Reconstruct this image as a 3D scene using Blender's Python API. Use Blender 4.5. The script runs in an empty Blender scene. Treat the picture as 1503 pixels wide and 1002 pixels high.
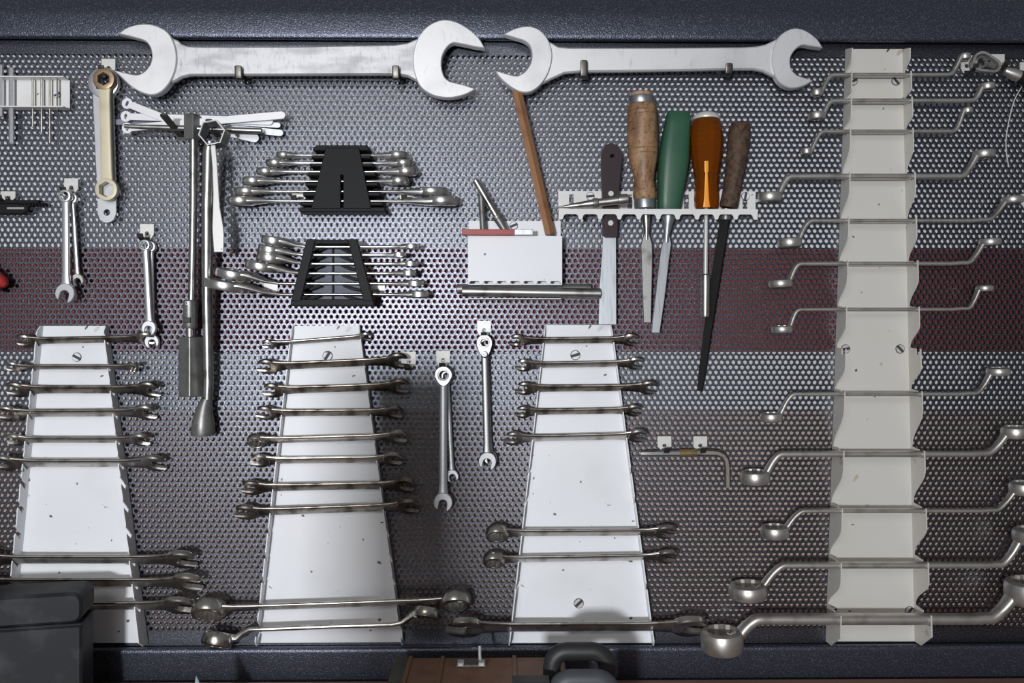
import bpy, bmesh, math, random
import numpy as np
from mathutils import Matrix, Vector
from mathutils.geometry import tessellate_polygon
random.seed(7)
C = bpy.context.scene.collection
SC = bpy.context.scene
rad = math.radians
MM = 0.001

# ------------------------------------------------------------------ camera, world, lights, exposure
D = 1250.0                                   # camera to panel, mm
YAW = rad(0.7)
cam = bpy.data.cameras.new('camera')
cam_o = bpy.data.objects.new('camera', cam); C.objects.link(cam_o)
cam_o.location = (0, -D*MM, 1.5)
cam_o.rotation_euler = (rad(90), 0, -YAW)
cam.sensor_width = 36.0
cam.lens = 36.0*1250/1503
cam.clip_start = 0.05
SC.camera = cam_o

w = bpy.data.worlds.new('world'); SC.world = w; w.use_nodes = True
w.node_tree.nodes['Background'].inputs[0].default_value = (0.93, 0.96, 1.0, 1)
w.node_tree.nodes['Background'].inputs[1].default_value = 0.13

def area(name, loc, target, sx, sy, power, col):
    l = bpy.data.lights.new(name, 'AREA'); l.shape = 'RECTANGLE'; l.size = sx; l.size_y = sy
    l.energy = power; l.color = col
    o = bpy.data.objects.new(name, l); C.objects.link(o); o.location = loc
    o.rotation_euler = (Vector(target)-Vector(loc)).to_track_quat('-Z', 'Y').to_euler()
    return o
area('key_lamp', (-0.63, -3.2, 1.45), (-0.1, 0, 1.5), 0.18, 0.18, 66, (0.93, 0.96, 1.0))

area('ceiling_lamp', (-0.65, -2.6, 2.33), (-0.1, 0, 1.5), 1.1, 0.7, 12, (1.0, 0.98, 0.94))

SC.view_settings.view_transform = 'Standard'
SC.view_settings.look = 'None'
SC.view_settings.exposure = 0.0
SC.view_settings.gamma = 1.0
SC.view_settings.use_curve_mapping = False

# ------------------------------------------------------------------ pixel ray -> point at a real depth (mm; h = height in front of the panel)
R3 = Matrix.Rotation(-YAW, 3, 'Z')
EYE = Vector((0, -D, 1500.0))
def P(px, py, h=0.0):
    d = R3 @ Vector(((px-751.5)/1250.0, 1.0, (501.0-py)/1250.0))
    t = (-h - EYE.y)/d.y
    return EYE + d*t

class F:                                     # a thing's frame: origin and axes, in mm
    def __init__(s, o, X=(1, 0, 0), Y=(0, 0, 1)):
        X = Vector(X).normalized(); Y = Vector(Y); Y = (Y - X*Y.dot(X)).normalized(); Z = X.cross(Y)
        s.o = Vector(o)
        s.M = Matrix((( X.x, Y.x, Z.x, s.o.x), (X.y, Y.y, Z.y, s.o.y), (X.z, Y.z, Z.z, s.o.z), (0, 0, 0, 1)))
        s.I = s.M.inverted()
    def loc(s, px, py, h):
        return s.I @ P(px, py, h)
    def world(s):
        m = s.M.copy(); m.translation = m.translation*MM; return m
def face(px, py, h=0.0):                     # axes right, up, towards the room
    return F(P(px, py, h))

# ------------------------------------------------------------------ mesh builder
class MB:
    def __init__(s): s.v = []; s.f = []; s.T = None
    def add(s, vs, fs):
        b = len(s.v)
        s.v += [tuple(s.T @ Vector(p)) if s.T else tuple(p) for p in vs]
        s.f += [tuple(i+b for i in f) for f in fs]
    def rings(s, rs, caps=True, closed=False):
        n = len(rs[0]); vs = [p for r in rs for p in r]; fs = []
        m = len(rs)
        for i in range(m if closed else m-1):
            a, b = i*n, ((i+1) % m)*n
            for j in range(n):
                k = (j+1) % n
                fs.append((a+j, a+k, b+k, b+j))
        if caps and not closed:
            fs.append(tuple(range(n))[::-1]); fs.append(tuple(range((m-1)*n, m*n)))
        s.add(vs, fs); return s
    def prism(s, pts, z0, z1, c=0.0):
        pts = [Vector((p[0], p[1])) for p in pts]
        a = sum(p.x*q.y-q.x*p.y for p, q in zip(pts, pts[1:]+pts[:1]))
        if a < 0: pts = pts[::-1]
        n = len(pts)
        def off(d):
            out = []
            for i in range(n):
                p0, p, p1 = pts[i-1], pts[i], pts[(i+1) % n]
                e0 = (p-p0).normalized() if (p-p0).length > 1e-6 else Vector((1, 0))
                e1 = (p1-p).normalized() if (p1-p).length > 1e-6 else e0
                n0, n1 = Vector((-e0.y, e0.x)), Vector((-e1.y, e1.x))
                m = n0+n1
                m = m.normalized() if m.length > 1e-3 else n0
                k = max(m.dot(n0), 0.5)
                out.append(p+m*(d/k))
            return out
        if c > 0:
            q = off(c)
            lv = [(q, z0), (pts, z0+c), (pts, z1-c), (q, z1)]
        else:
            lv = [(pts, z0), (pts, z1)]
        if n <= 4: return s.rings([[(p.x, p.y, z) for p in r] for r, z in lv])
        base = len(s.v); m = len(lv)
        s.rings([[(p.x, p.y, z) for p in r] for r, z in lv], caps=False)
        for (r, z), o in ((lv[0], base), (lv[-1], base+(m-1)*n)):
            for tri in tessellate_polygon([[Vector((p.x, p.y, 0)) for p in r]]): s.f.append(tuple(i+o for i in tri))
        return s
    def box(s, x0, x1, y0, y1, z0, z1, c=0.0):
        return s.prism([(x0, y0), (x1, y0), (x1, y1), (x0, y1)], z0, z1, c)
    def tube(s, path, rr, n=12, side=(0, 1, 0), e=2.0, cap=0.0):
        path = [Vector(p) for p in path]; S = Vector(side)
        m = len(path)
        rr = list(rr) if isinstance(rr, (list, tuple)) and isinstance(rr[0], (list, tuple, int, float)) and len(rr) == m and not (m == 2 and isinstance(rr, tuple)) else [rr]*m
        rr = [(r, r) if isinstance(r, (int, float)) else r for r in rr]
        out = []
        for i, p in enumerate(path):
            t = (path[min(i+1, m-1)]-path[max(i-1, 0)]).normalized()
            sd = S - t*S.dot(t)
            if sd.length < 1e-4: sd = t.orthogonal()
            sd.normalize(); nr = t.cross(sd)
            def loop(k, q):
                L = []
                for j in range(n):
                    a = 2*math.pi*(j+.5)/n; ca, sa = math.cos(a), math.sin(a)
                    x = math.copysign(abs(ca)**(2/e), ca)*rr[i][0]*k
                    y = math.copysign(abs(sa)**(2/e), sa)*rr[i][1]*k
                    L.append(q+sd*x+nr*y)
                return L
            if cap and i == 0:
                out.append(loop(.55, p)); out.append(loop(1, p+t*cap))
            elif cap and i == m-1:
                out.append(loop(1, p-t*cap)); out.append(loop(.55, p))
            else: out.append(loop(1, p))
        return s.rings(out)
    def ring(s, cx, cy, z0, z1, ro, ri, teeth=12, c=1.0, n=48, tilt=0.0, hexa=False):
        def rin(a):
            if hexa:
                b = (a % (math.pi/3))-math.pi/6
                return ri*math.cos(math.pi/6)/math.cos(b)
            k = (a*teeth/(2*math.pi)) % 1.0
            return ri*(1-.10*abs(2*k-1))
        def lp(f, z):
            L = []
            for j in range(n):
                a = 2*math.pi*j/n; r = f(a)
                x, y = r*math.cos(a), r*math.sin(a)
                zz = z
                xx = x*math.cos(tilt)-zz*math.sin(tilt); zz = x*math.sin(tilt)+zz*math.cos(tilt)
                L.append((cx+xx, cy+y, zz))
            return L
        R = [lp(lambda a: ro-c, z0), lp(lambda a: ro-.3*c, z0+.3*c), lp(lambda a: ro, z0+c), lp(lambda a: ro, z1-c), lp(lambda a: ro-.3*c, z1-.3*c), lp(lambda a: ro-c, z1),
             lp(lambda a: rin(a)+.4, z1), lp(rin, z1-.4), lp(rin, z0+.4), lp(lambda a: rin(a)+.4, z0)]
        return s.rings(R, closed=True)
    def holed(s, poly, hx, hy, r, z0, z1, n=24):       # convex plate with one round hole
        poly = [Vector(p) for p in poly]; c = Vector((hx, hy)); O = []; I = []
        angs = sorted({round((2*math.pi*j/n) % (2*math.pi), 5) for j in range(n)} |
                      {round(math.atan2(p.y-hy, p.x-hx) % (2*math.pi), 5) for p in poly})
        for a in angs:
            d = Vector((math.cos(a), math.sin(a))); best = None
            for p, q in zip(poly, poly[1:]+poly[:1]):
                e = q-p; den = d.x*e.y-d.y*e.x
                if abs(den) < 1e-9: continue
                w_ = p-c; t = (w_.x*e.y-w_.y*e.x)/den; u = (w_.x*d.y-w_.y*d.x)/den
                if t > 0 and -1e-4 <= u <= 1.0001 and (best is None or t > best): best = t
            O.append(c+d*(best or r+1)); I.append(c+d*r)
        mk = lambda L, z: [(p.x, p.y, z) for p in L]
        return s.rings([mk(O, z0), mk(O, z1), mk(I, z1), mk(I, z0)], closed=True)
    def build(s, name, mat, parent=None, ang=35):
        me = bpy.data.meshes.new(name)
        me.from_pydata([(a*MM, b*MM, c*MM) for a, b, c in s.v], [], s.f)
        bm = bmesh.new(); bm.from_mesh(me)
        bmesh.ops.recalc_face_normals(bm, faces=bm.faces[:]); bm.to_mesh(me); bm.free()
        me.materials.append(mat)
        me.shade_smooth(); me.set_sharp_from_angle(angle=rad(ang))
        o = bpy.data.objects.new(name, me); C.objects.link(o)
        if parent is not None: o.parent = parent
        return o
def tag(o, label, cat, group=None):
    o['label'] = label; o['category'] = cat
    if group: o['group'] = group
    return o
def thing(name, fr, label, cat, group=None):
    o = bpy.data.objects.new(name, None); C.objects.link(o)
    o.empty_display_size = .02
    o.matrix_world = fr.world()
    return tag(o, label, cat, group)
def solo(name, mb, mat, fr, label, cat, group=None, ang=35):
    o = mb.build(name, mat, None, ang); o.matrix_world = fr.world()
    return tag(o, label, cat, group)

# ------------------------------------------------------------------ materials
def pm(name, base, metal=0.0, rough=0.5, var=None, bump=None, specks=None, aniso=None, spec=None):
    m = bpy.data.materials.new(name); m.use_nodes = True
    nt = m.node_tree; b = nt.nodes['Principled BSDF']; L = nt.links.new
    b.inputs['Base Color'].default_value = (*base, 1); b.inputs['Metallic'].default_value = metal
    b.inputs['Roughness'].default_value = rough
    if spec is not None: b.inputs['Specular IOR Level'].default_value = spec
    tc = nt.nodes.new('ShaderNodeTexCoord')
    col = None
    def noise(scale, detail=3, stretch=None):
        n = nt.nodes.new('ShaderNodeTexNoise'); n.inputs['Scale'].default_value = scale; n.inputs['Detail'].default_value = detail
        if stretch:
            mp = nt.nodes.new('ShaderNodeMapping'); mp.inputs['Scale'].default_value = stretch
            L(tc.outputs['Object'], mp.inputs[0]); L(mp.outputs[0], n.inputs['Vector'])
        else: L(tc.outputs['Object'], n.inputs['Vector'])
        return n
    def mix(a, bcol, fac):
        x = nt.nodes.new('ShaderNodeMix'); x.data_type = 'RGBA'
        if a is None: x.inputs[6].default_value = (*base, 1)
        else: L(a, x.inputs[6])
        x.inputs[7].default_value = (*bcol, 1); L(fac, x.inputs[0]); return x.outputs[2]
    def ramp(src, p0, p1, hi=1.0):
        r = nt.nodes.new('ShaderNodeMapRange'); r.inputs[1].default_value = p0; r.inputs[2].default_value = p1
        r.inputs[3].default_value = 0; r.inputs[4].default_value = hi; L(src, r.inputs[0]); return r.outputs[0]
    if var:
        for (bc, scale, p0, p1, hi, *st) in var:
            col = mix(col, bc, ramp(noise(scale, 4, st[0] if st else None).outputs['Fac'], p0, p1, hi))
    if specks:
        for (bc, scale, th, *hi) in specks:
            col = mix(col, bc, ramp(noise(scale, 1).outputs['Fac'], th, th+.03, hi[0] if hi else 1.0))
    if col: L(col, b.inputs['Base Color'])
    if bump:
        n = noise(bump[0], 2, bump[3] if len(bump) > 3 else None); bp = nt.nodes.new('ShaderNodeBump')
        bp.inputs['Strength'].default_value = bump[1]; bp.inputs['Distance'].default_value = bump[2]*MM
        L(n.outputs['Fac'], bp.inputs['Height']); L(bp.outputs[0], b.inputs['Normal'])
    return m
PANEL = pm('panel_paint', (0.095, 0.10, 0.122), 1.0, 0.37, bump=(600, 1.0, 0.07), var=[((0.30, 0.31, 0.355), 520, .52, .64, .7)])
FRAME = pm('frame_paint', (0.070, 0.077, 0.106), 0.7, 0.33, bump=(560, 1.0, 0.5), var=[((0.24, 0.26, 0.32), 520, .54, .64, .6)])
SATIN = pm('satin_steel', (0.74, 0.74, 0.75), 0.55, 0.5, var=[((0.50, 0.50, 0.52), 14, .5, .75, .55), ((.40, .40, .42), 160, .6, .8, .5, (1, .25, 1))], specks=[((.12, .11, .10), 90, .78)], bump=(300, .15, .3))
SATIN_SHAFT = pm('scuffed_steel', (0.62, 0.62, 0.64), 0.6, 0.5, var=[((0.30, 0.30, 0.32), 40, .48, .75, .75, (.5, 1.5, 1)), ((.22, .22, .24), 260, .55, .8, .6, (1, .25, 1))], bump=(300, .2, .3))
CHROME = pm('chrome', (0.80, 0.79, 0.77), 1.0, 0.31, var=[((.6, .6, .6), 60, .5, .8, .5)])
BRIGHT = pm('bright_satin_chrome', (0.70, 0.71, 0.74), 0.82, 0.32, var=[((.6, .6, .62), 60, .5, .8, .5)])
GREYCHROME = pm('grey_satin_chrome', (0.36, 0.36, 0.37), 1.0, 0.42)
WORN = pm('worn_chrome', (0.66, 0.635, 0.595), 1.0, 0.28, var=[((.20, .165, .125), 45, .5, .72, .8), ((.62, .6, .58), 18, .55, .7, .6)], bump=(500, .15, .2))
GREASY = pm('greasy_steel', (0.46, 0.42, 0.375), 1.0, 0.33, var=[((.06, .05, .04), 50, .45, .65, .85)], bump=(500, .2, .2))
SPANNER = pm('ring_spanner_steel', (0.60, 0.58, 0.55), 0.88, 0.40, var=[((.26, .22, .17), 40, .52, .72, .6)], bump=(500, .1, .2))
DARK = pm('dark_steel', (0.46, 0.455, 0.44), 1.0, 0.36, var=[((.12, .11, .10), 50, .5, .75, .7)])
GUN = pm('gunmetal', (0.24, 0.238, 0.23), 0.65, 0.42, var=[((.11, .11, .106), 60, .5, .75, .7)])
BLACKSTEEL = pm('black_steel', (0.022, 0.022, 0.022), 0.5, 0.42, bump=(900, .3, .2))
PEGM = pm('peg_black', (0.06, 0.058, 0.052), 0.3, 0.45)
ZINC = pm('zinc_plate', (0.70, 0.69, 0.66), 0.2, 0.42, var=[((.5, .48, .44), 120, .5, .8, .5)])
ARM = pm('shaded_hook_steel', (0.12, 0.11, 0.10), 0.9, 0.38)  # darker than the plate: the arm's shade is put into the colour
WHITE = pm('white_enamel', (0.80, 0.81, 0.84), 0.0, 0.42, var=[((.68, .69, .71), 9, .5, .75, .6)], specks=[((.12, .11, .10), 85, .755), ((.50, .46, .40), 45, .745, .5)])
CREAM = pm('cream_enamel', (0.60, 0.58, 0.545), 0.0, 0.45, var=[((.58, .55, .49), 8, .5, .75, .7)], specks=[((.34, .27, .17), 42, .735, .55), ((.10, .08, .07), 85, .76)])
HOLDER = pm('holder_white', (0.76, 0.75, 0.74), 0.0, 0.45, var=[((.62, .60, .57), 20, .5, .75, .6)], specks=[((.14, .12, .10), 90, .78)])
SCREWM = pm('screw_zinc', (0.56, 0.56, 0.55), 0.25, 0.45)
SLOTM = pm('screw_slot', (0.05, 0.05, 0.05), 0.3, 0.6)
BPLAST = pm('black_plastic', (0.014, 0.014, 0.015), 0.0, 0.5, bump=(1200, .2, .2), spec=.12)
BLUEP = pm('translucent_blue_grey_plastic', (0.15, 0.165, 0.21), 0.0, 0.5, spec=.2)
GREEN = pm('green_plastic', (0.028, 0.095, 0.055), 0.0, 0.42, var=[((.018, .08, .045), 30, .5, .8, .7)])
WOOD = pm('ash_handle_wood', (0.34, 0.195, 0.10), 0.0, 0.5, var=[((0.15, 0.075, 0.035), 24, .42, .66, .8, (3, 1, .5)), ((0.07, 0.035, 0.018), 160, .52, .66, .7, (2, 2, .15)), ((0.46, 0.29, 0.16), 40, .55, .7, .6, (2, 1, .4))], bump=(200, .15, .3, (2, 2, .15)))
WOODTOP = pm('worn_end_grain', (0.42, 0.25, 0.14), 0.0, 0.7, var=[((.2, .11, .06), 150, .5, .7, .8)])
DWOOD = pm('dark_handle_wood', (0.105, 0.065, 0.042), 0.0, 0.65, spec=.25, var=[((.035, .022, .016), 60, .42, .66, .85, (3, 2, .3)), ((.02, .014, .01), 260, .56, .68, .7, (2, 2, .15))], bump=(250, .2, .3, (2, .2, 2)))
KHANDLE = pm('rosewood_handle', (0.034, 0.020, 0.024), 0.0, 0.45, spec=.25)
COPPER = pm('copper_bar', (0.66, 0.34, 0.18), 0.8, 0.40, var=[((.30, .14, .07), 50, .5, .75, .5)])
RED = pm('red_paint', (0.36, 0.045, 0.045), 0.0, 0.45, var=[((.24, .03, .03), 80, .5, .8, .6)])
REDG = pm('red_rubber', (0.42, 0.03, 0.03), 0.0, 0.5)
BEIGE = pm('cream_painted_steel', (0.66, 0.60, 0.42), 0.1, 0.45, var=[((.52, .46, .30), 40, .5, .75, .7)])
BRONZE = pm('bronze_wear', (0.36, 0.26, 0.16), 0.6, 0.4, var=[((.2, .14, .08), 80, .5, .75, .7)])
BLADE = pm('brushed_blade', (0.44, 0.46, 0.485), 0.9, 0.40, var=[((.26, .275, .29), 60, .48, .7, .6, (4, .4, 1))])
BLADEW = pm('white_nickel_blade', (0.78, 0.78, 0.80), 0.15, 0.4, var=[((.7, .7, .72), 60, .5, .8, .5)])
FLATBAR = pm('bright_flat_bar', (0.62, 0.61, 0.60), 0.3, 0.45, specks=[((.25, .2, .15), 120, .74)])
TAPE = pm('yellow_brown_tape', (0.24, 0.16, 0.07), 0.3, 0.45, var=[((.10, .07, .03), 60, .45, .7, .8)])
KEYM = pm('hex_key_steel', (0.40, 0.37, 0.33), 0.9, 0.38, var=[((.2, .17, .13), 60, .5, .7, .7)])
BROWN = pm('brown_case', (0.215, 0.115, 0.072), 0.05, 0.6, var=[((.15, .08, .05), 35, .45, .7, .7)], bump=(500, .2, .3))
TOOLBOX = pm('black_toolbox_plastic', (0.018, 0.019, 0.022), 0.0, 0.55, spec=.25, var=[((.065, .066, .072), 22, .5, .75, .8)], specks=[((.35, .33, .30), 75, .80)], bump=(400, .2, .3))
RUBBER = pm('black_grip', (0.022, 0.022, 0.024), 0.0, 0.5, bump=(900, .3, .2))
RUBBER2 = pm('slate_grip', (0.06, 0.065, 0.075), 0.0, 0.5, bump=(900, .3, .2))
BENCH = pm('bench_wood', (0.30, 0.17, 0.12), 0.0, 0.55, var=[((.18, .10, .07), 12, .45, .7, .7, (.3, 4, 1))])
FLOOR = pm('concrete', (0.10, 0.10, 0.10), 0.0, 0.7, var=[((.07, .07, .07), 6, .4, .7, .6)])
GREYTAB = pm('grey_steel_tab', (0.22, 0.22, 0.29), 0.6, 0.45)
CORNER = pm('greenish_corner_metal', (0.09, 0.10, 0.075), 0.5, 0.5)
AMBER = pm('amber_acetate', (0.36, 0.10, 0.007), 0.0, 0.18)
AMBER.node_tree.nodes['Principled BSDF'].inputs['Transmission Weight'].default_value = 0.7
AMBER.node_tree.nodes['Principled BSDF'].inputs['IOR'].default_value = 1.2
TANG_GLOW = pm('painted_tang_glow', (0.95, 0.36, 0.02), 0.0, 0.35)  # glow seen through the amber, painted as bright orange

# backing board behind the perforated sheet: painted bands
def bands():
    m = bpy.data.materials.new('banded_backing'); m.use_nodes = True; nt = m.node_tree; L = nt.links.new
    b = nt.nodes['Principled BSDF']; b.inputs['Roughness'].default_value = 0.6
    tc = nt.nodes.new('ShaderNodeTexCoord'); sx = nt.nodes.new('ShaderNodeSeparateXYZ'); L(tc.outputs['Object'], sx.inputs[0])
    mr = nt.nodes.new('ShaderNodeMapRange'); L(sx.outputs[2], mr.inputs[0])
    mr.inputs[1].default_value = 1.0; mr.inputs[2].default_value = 2.0
    r = nt.nodes.new('ShaderNodeValToRGB'); r.color_ramp.interpolation = 'CONSTANT'
    e = r.color_ramp.elements
    def z(py): return (P(751, py, -GAP).z-1000)/1000
    e[0].position = 0; e[0].color = (0.52, 0.39, 0.335, 1)
    e[1].position = z(604); e[1].color = (0.70, 0.70, 0.70, 1)
    n = e.new(z(517)); n.color = (0.19, 0.032, 0.032, 1)
    n = e.new(z(369)); n.color = (0.80, 0.81, 0.84, 1)
    L(mr.outputs[0], r.inputs[0]); L(r.outputs[0], b.inputs['Base Color'])
    return m
GAP = 14.0

# ------------------------------------------------------------------ setting
f0 = F((0, 0, 0), (1, 0, 0), (0, 1, 0))
mb = MB().box(-1500, 1500, GAP, GAP+60, 0, 2600)
o = mb.build('wall_back', bands()); o['kind'] = 'structure'
mb = MB().box(-3000, 3000, -4500, GAP+60, -60, 0)
o = mb.build('floor', FLOOR); o['kind'] = 'structure'

# perforated panel: sheet with real holes, two folded rails
pt = thing('perforated_panel', F((0, 0, 1500.0)), 'slate grey perforated steel tool panel covering the whole wall behind the tools', 'tool panel')
def perforated():
    p = 8.62; q = p*math.sqrt(3)/2; r = 3.02; n = 12; th = 1.4
    xs0, xs1 = P(-150, 500).x, P(1640, 500).x
    ztop, zbot = P(751, 80.3).z-1500, P(751, 923.0).z-1500
    rows = int(round((ztop-zbot)/q)); cols = int((xs1-xs0)/p)
    out = []
    for k in range(n):
        a = 2*math.pi*(k+.5)/n; c, s_ = math.cos(a), math.sin(a)
        t = min(p/2/abs(c) if abs(c) > 1e-6 else 1e9, q/2/abs(s_) if abs(s_) > 1e-6 else 1e9)
        out.append((c*t, s_*t, r*c, r*s_))
    # add exact corners by snapping the nearest sample to the corner
    O = np.array([(a, b) for a, b, _, _ in out]); I = np.array([(c, d) for _, _, c, d in out])
    for cx in (-p/2, p/2):
        for cy in (-q/2, q/2):
            j = np.argmin((O[:, 0]-cx)**2+(O[:, 1]-cy)**2); O[j] = (cx, cy)
    ctr = []
    for i in range(rows):
        z = ztop-(i+.5)*q
        for j in range(cols):
            ctr.append((xs0+(j+.5+(.5 if i % 2 else 0))*p, z))
    ctr = np.array(ctr); N = len(ctr)
    V = np.zeros((N, 3*n, 3), dtype=np.float32)
    V[:, :n, 0] = ctr[:, None, 0]+O[None, :, 0]; V[:, :n, 1] = ctr[:, None, 1]+O[None, :, 1]
    V[:, n:2*n, 0] = ctr[:, None, 0]+I[None, :, 0]; V[:, n:2*n, 1] = ctr[:, None, 1]+I[None, :, 1]
    V[:, 2*n:, :2] = V[:, n:2*n, :2]; V[:, 2*n:, 2] = -th
    fs = []
    for k in range(n):
        l = (k+1) % n
        fs.append((k, l, n+l, n+k)); fs.append((n+k, n+l, 2*n+l, 2*n+k))
    fs = np.array(fs)
    A = (fs[None, :, :]+(np.arange(N)*3*n)[:, None, None]).reshape(-1)
    me = bpy.data.meshes.new('perforated_sheet')
    nv, nf = N*3*n, N*2*n
    me.vertices.add(nv); me.vertices.foreach_set('co', (V.reshape(-1)*MM).astype(np.float32))
    me.loops.add(nf*4); me.loops.foreach_set('vertex_index', A.astype(np.int32))
    me.polygons.add(nf); me.polygons.foreach_set('loop_start', (np.arange(nf)*4).astype(np.int32))
    me.update(calc_edges=True); me.shade_flat(); me.materials.append(PANEL)
    o = bpy.data.objects.new('perforated_sheet', me); C.objects.link(o); o.parent = pt
    # margins above and below the holes
    b = MB(); b.box(xs0-40, xs1+40, ztop, ztop+60, -1.4, 0); b.box(xs0-40, xs1+40, zbot-40, zbot, -1.4, 0)
    b.box(xs0-40, xs0, zbot, ztop, -1.4, 0); b.box(xs1+p/2, xs1+40, zbot, ztop, -1.4, 0)
    b.build('sheet_margin', PANEL, pt)
    return xs0-40, xs1+40
X0, X1 = perforated()
def rail(name, prof):                                    # profile of (py at its own h, h), swept along x
    L = [(P(751, y, h).z-1500, h) for y, h in prof]
    MB().rings([[(x, z, h) for z, h in L] for x in (X0, X1)]).build(name, FRAME, pt, 50)
rail('top_rail', [(60, 0), (60, 14), (58.5, 18), (55.5, 20), (50, 20.5), (24, 20.5), (12, 18), (2, 12), (-22, 6), (-22, 0)])
rail('bottom_rail', [(946.5, 0), (947.5, 12), (950, 16), (953.5, 17.5), (957, 17.5), (980, 12.5), (1004, 7), (1004, 0)])

# ------------------------------------------------------------------ workbench under the panel
bt = P(751, 998.5, 21).z
fb = F((0, -350, bt), (1, 0, 0), (0, 1, 0))
t = thing('workbench', fb, 'reddish wooden workbench top just showing under the tool panel', 'workbench')
for k in range(5):
    MB().box(-1100, 1100, -350+k*140+.6, -210+k*140-.6 if k < 4 else 329, -40, 0, 1.0).build('plank', BENCH, t)
for sx in (-1, 1):
    for sy in (-1, 1):
        MB().box(sx*1000-35, sx*1000+35, sy*290-35, sy*290+35, -bt, -40).build('leg', BENCH, t)

# ------------------------------------------------------------------ shared builders
OUT = [(0.98, 0.44), (0.90, 0.62), (0.66, 0.84), (0.32, 0.98), (-0.08, 1.0), (-0.48, 0.88), (-0.80, 0.62), (-0.98, 0.30), (-0.98, -0.30),
       (-0.80, -0.62), (-0.48, -0.88), (-0.08, -1.0), (0.32, -0.98), (0.62, -0.82), (0.80, -0.64), (0.84, -0.46), (0.30, -0.44), (0.0, -0.40),
       (-0.18, -0.24), (-0.24, 0.0), (-0.18, 0.24), (0.0, 0.40), (0.30, 0.44)]
def jaw(mb, cx, cy, ang, R, z0, z1, c=0.8, flip=1):
    ca, sa = math.cos(ang), math.sin(ang)
    mb.prism([(cx+R*(x*ca-flip*y*sa), cy+R*(x*sa+flip*y*ca)) for x, y in OUT], z0, z1, c)
    return mb
def hook(px, py, label, zone='hooks fixed in the perforated panel', w_=20, top=9, low=14, reach=24, tab=True, mat=None):
    f = face(px, py, 0)
    t = thing('panel_hook', f, label, 'hook', zone)
    m = MB()
    m.holed([(-w_/2, top), (w_/2, top), (w_/2, -top+3), (4.5, -low), (-4.5, -low), (-w_/2, -top+3)], 0, -4.5, 3.0, .4, 2.0)
    m.build('plate', mat or ZINC, t)
    m = MB()
    for sx in (-1, 1): m.box(sx*(w_/2-3)-1.6, sx*(w_/2-3)+1.6, top-.5, top+1.6, -1.2, 1.6)
    m.build('prong', ARM, t)
    MB().tube([(0, -low+3, 1.2), (0, -low-1, 3.5), (0, -low-2, 7), (0, -low-1, reach-5), (0, -low+1.5, reach), (0, -low+6, reach+2)],
              (4.2, 1.3), 12, (1, 0, 0), 5).build('hook_arm', ARM, t)
    return t
def screw(parent, x, y, z, r=6, ang=.6, mat=SCREWM):
    m = MB(); m.T = Matrix.Translation((x, y, z)) @ Matrix.Rotation(ang, 4, 'Z')
    pts = lambda k: [(k*math.cos(2*math.pi*j/20), k*math.sin(2*math.pi*j/20)) for j in range(20)]
    up = [p for p in pts(r) if p[1] > .5]; lo = [p for p in pts(r) if p[1] < -.5]
    m.prism(up, 0, 2.2, .5); m.prism(lo, 0, 2.2, .5)
    s = m.build('screw', mat, parent)
    m = MB(); m.T = Matrix.Translation((x, y, z)); m.prism(pts(r*1.13), 0, .7).build('screw_recess', SLOTM, s)
    return s
def crom(pts, n=4):                                       # smooth an open polyline
    out = []; P_ = [Vector(p) for p in pts]
    for i in range(len(P_)-1):
        a, b, c, d = P_[max(i-1, 0)], P_[i], P_[i+1], P_[min(i+2, len(P_)-1)]
        for k in range(n):
            s = k/n
            out.append(.5*((2*b)+(c-a)*s+(2*a-5*b+4*c-d)*s*s+(3*b-a-3*c+d)*s**3))
    out.append(P_[-1]); return out

# ------------------------------------------------------------------ the two giant double open-ended wrenches
def big_wrench(label, h, heads, shaft, cxy):
    f = face(*cxy, h); t = thing('open_end_wrench', f, label, 'wrench', 'giant wrenches along the top of the panel')
    L = lambda pts: [f.loc(x, y, h).xy for x, y in pts]
    MB().prism(L(shaft), 0, 9, 2.0).build('shaft', SATIN_SHAFT if 'scuffed' in label else SATIN, t)
    for arcs in heads:
        pts = []
        for a in arcs: pts += [p.xy for p in crom([(*q, 0) for q in L(a)], 4)]
        MB().prism(pts, -1.5, 12.5, 1.3).build('jaw', SATIN, t)
big_wrench('giant open-ended wrench with scuffed grey shaft and bright heads, the longer of two', 22,
    [[[(179, 54), (190, 46), (205, 41), (222, 40), (238, 44), (252, 53), (261, 70), (264, 88), (262, 106), (254, 125), (242, 138), (228, 143), (212, 139), (197, 130), (181, 115), (170, 106)],
      [(185, 109.5), (200, 113), (206, 113.5)], [(210, 113), (218, 108), (225, 99), (228, 88), (226, 75), (220, 66), (212, 62)], [(208, 61), (195, 57.5)]],
     [[(712, 75), (703, 60), (687, 46), (668, 36), (649, 34), (630, 42), (617, 56), (610, 72), (607, 92), (610, 113), (619, 132), (638, 144), (662, 147), (684, 142), (699, 134)],
      [(681, 128), (664, 124)], [(660, 122.5), (653, 116), (649, 102), (650, 87), (656, 75), (662, 69)], [(667, 67), (681, 69.5), (697, 73)]]],
    [(250, 56), (264, 62), (270, 67), (280, 70.5), (300, 71.5), (440, 71), (580, 68.5), (598, 66), (612, 60), (622, 60), (622, 122), (611, 121), (600, 115), (588, 112.5), (560, 112), (440, 112.5), (300, 113), (283, 113), (270, 116), (260, 122), (250, 125)],
    (440, 92))
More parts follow.
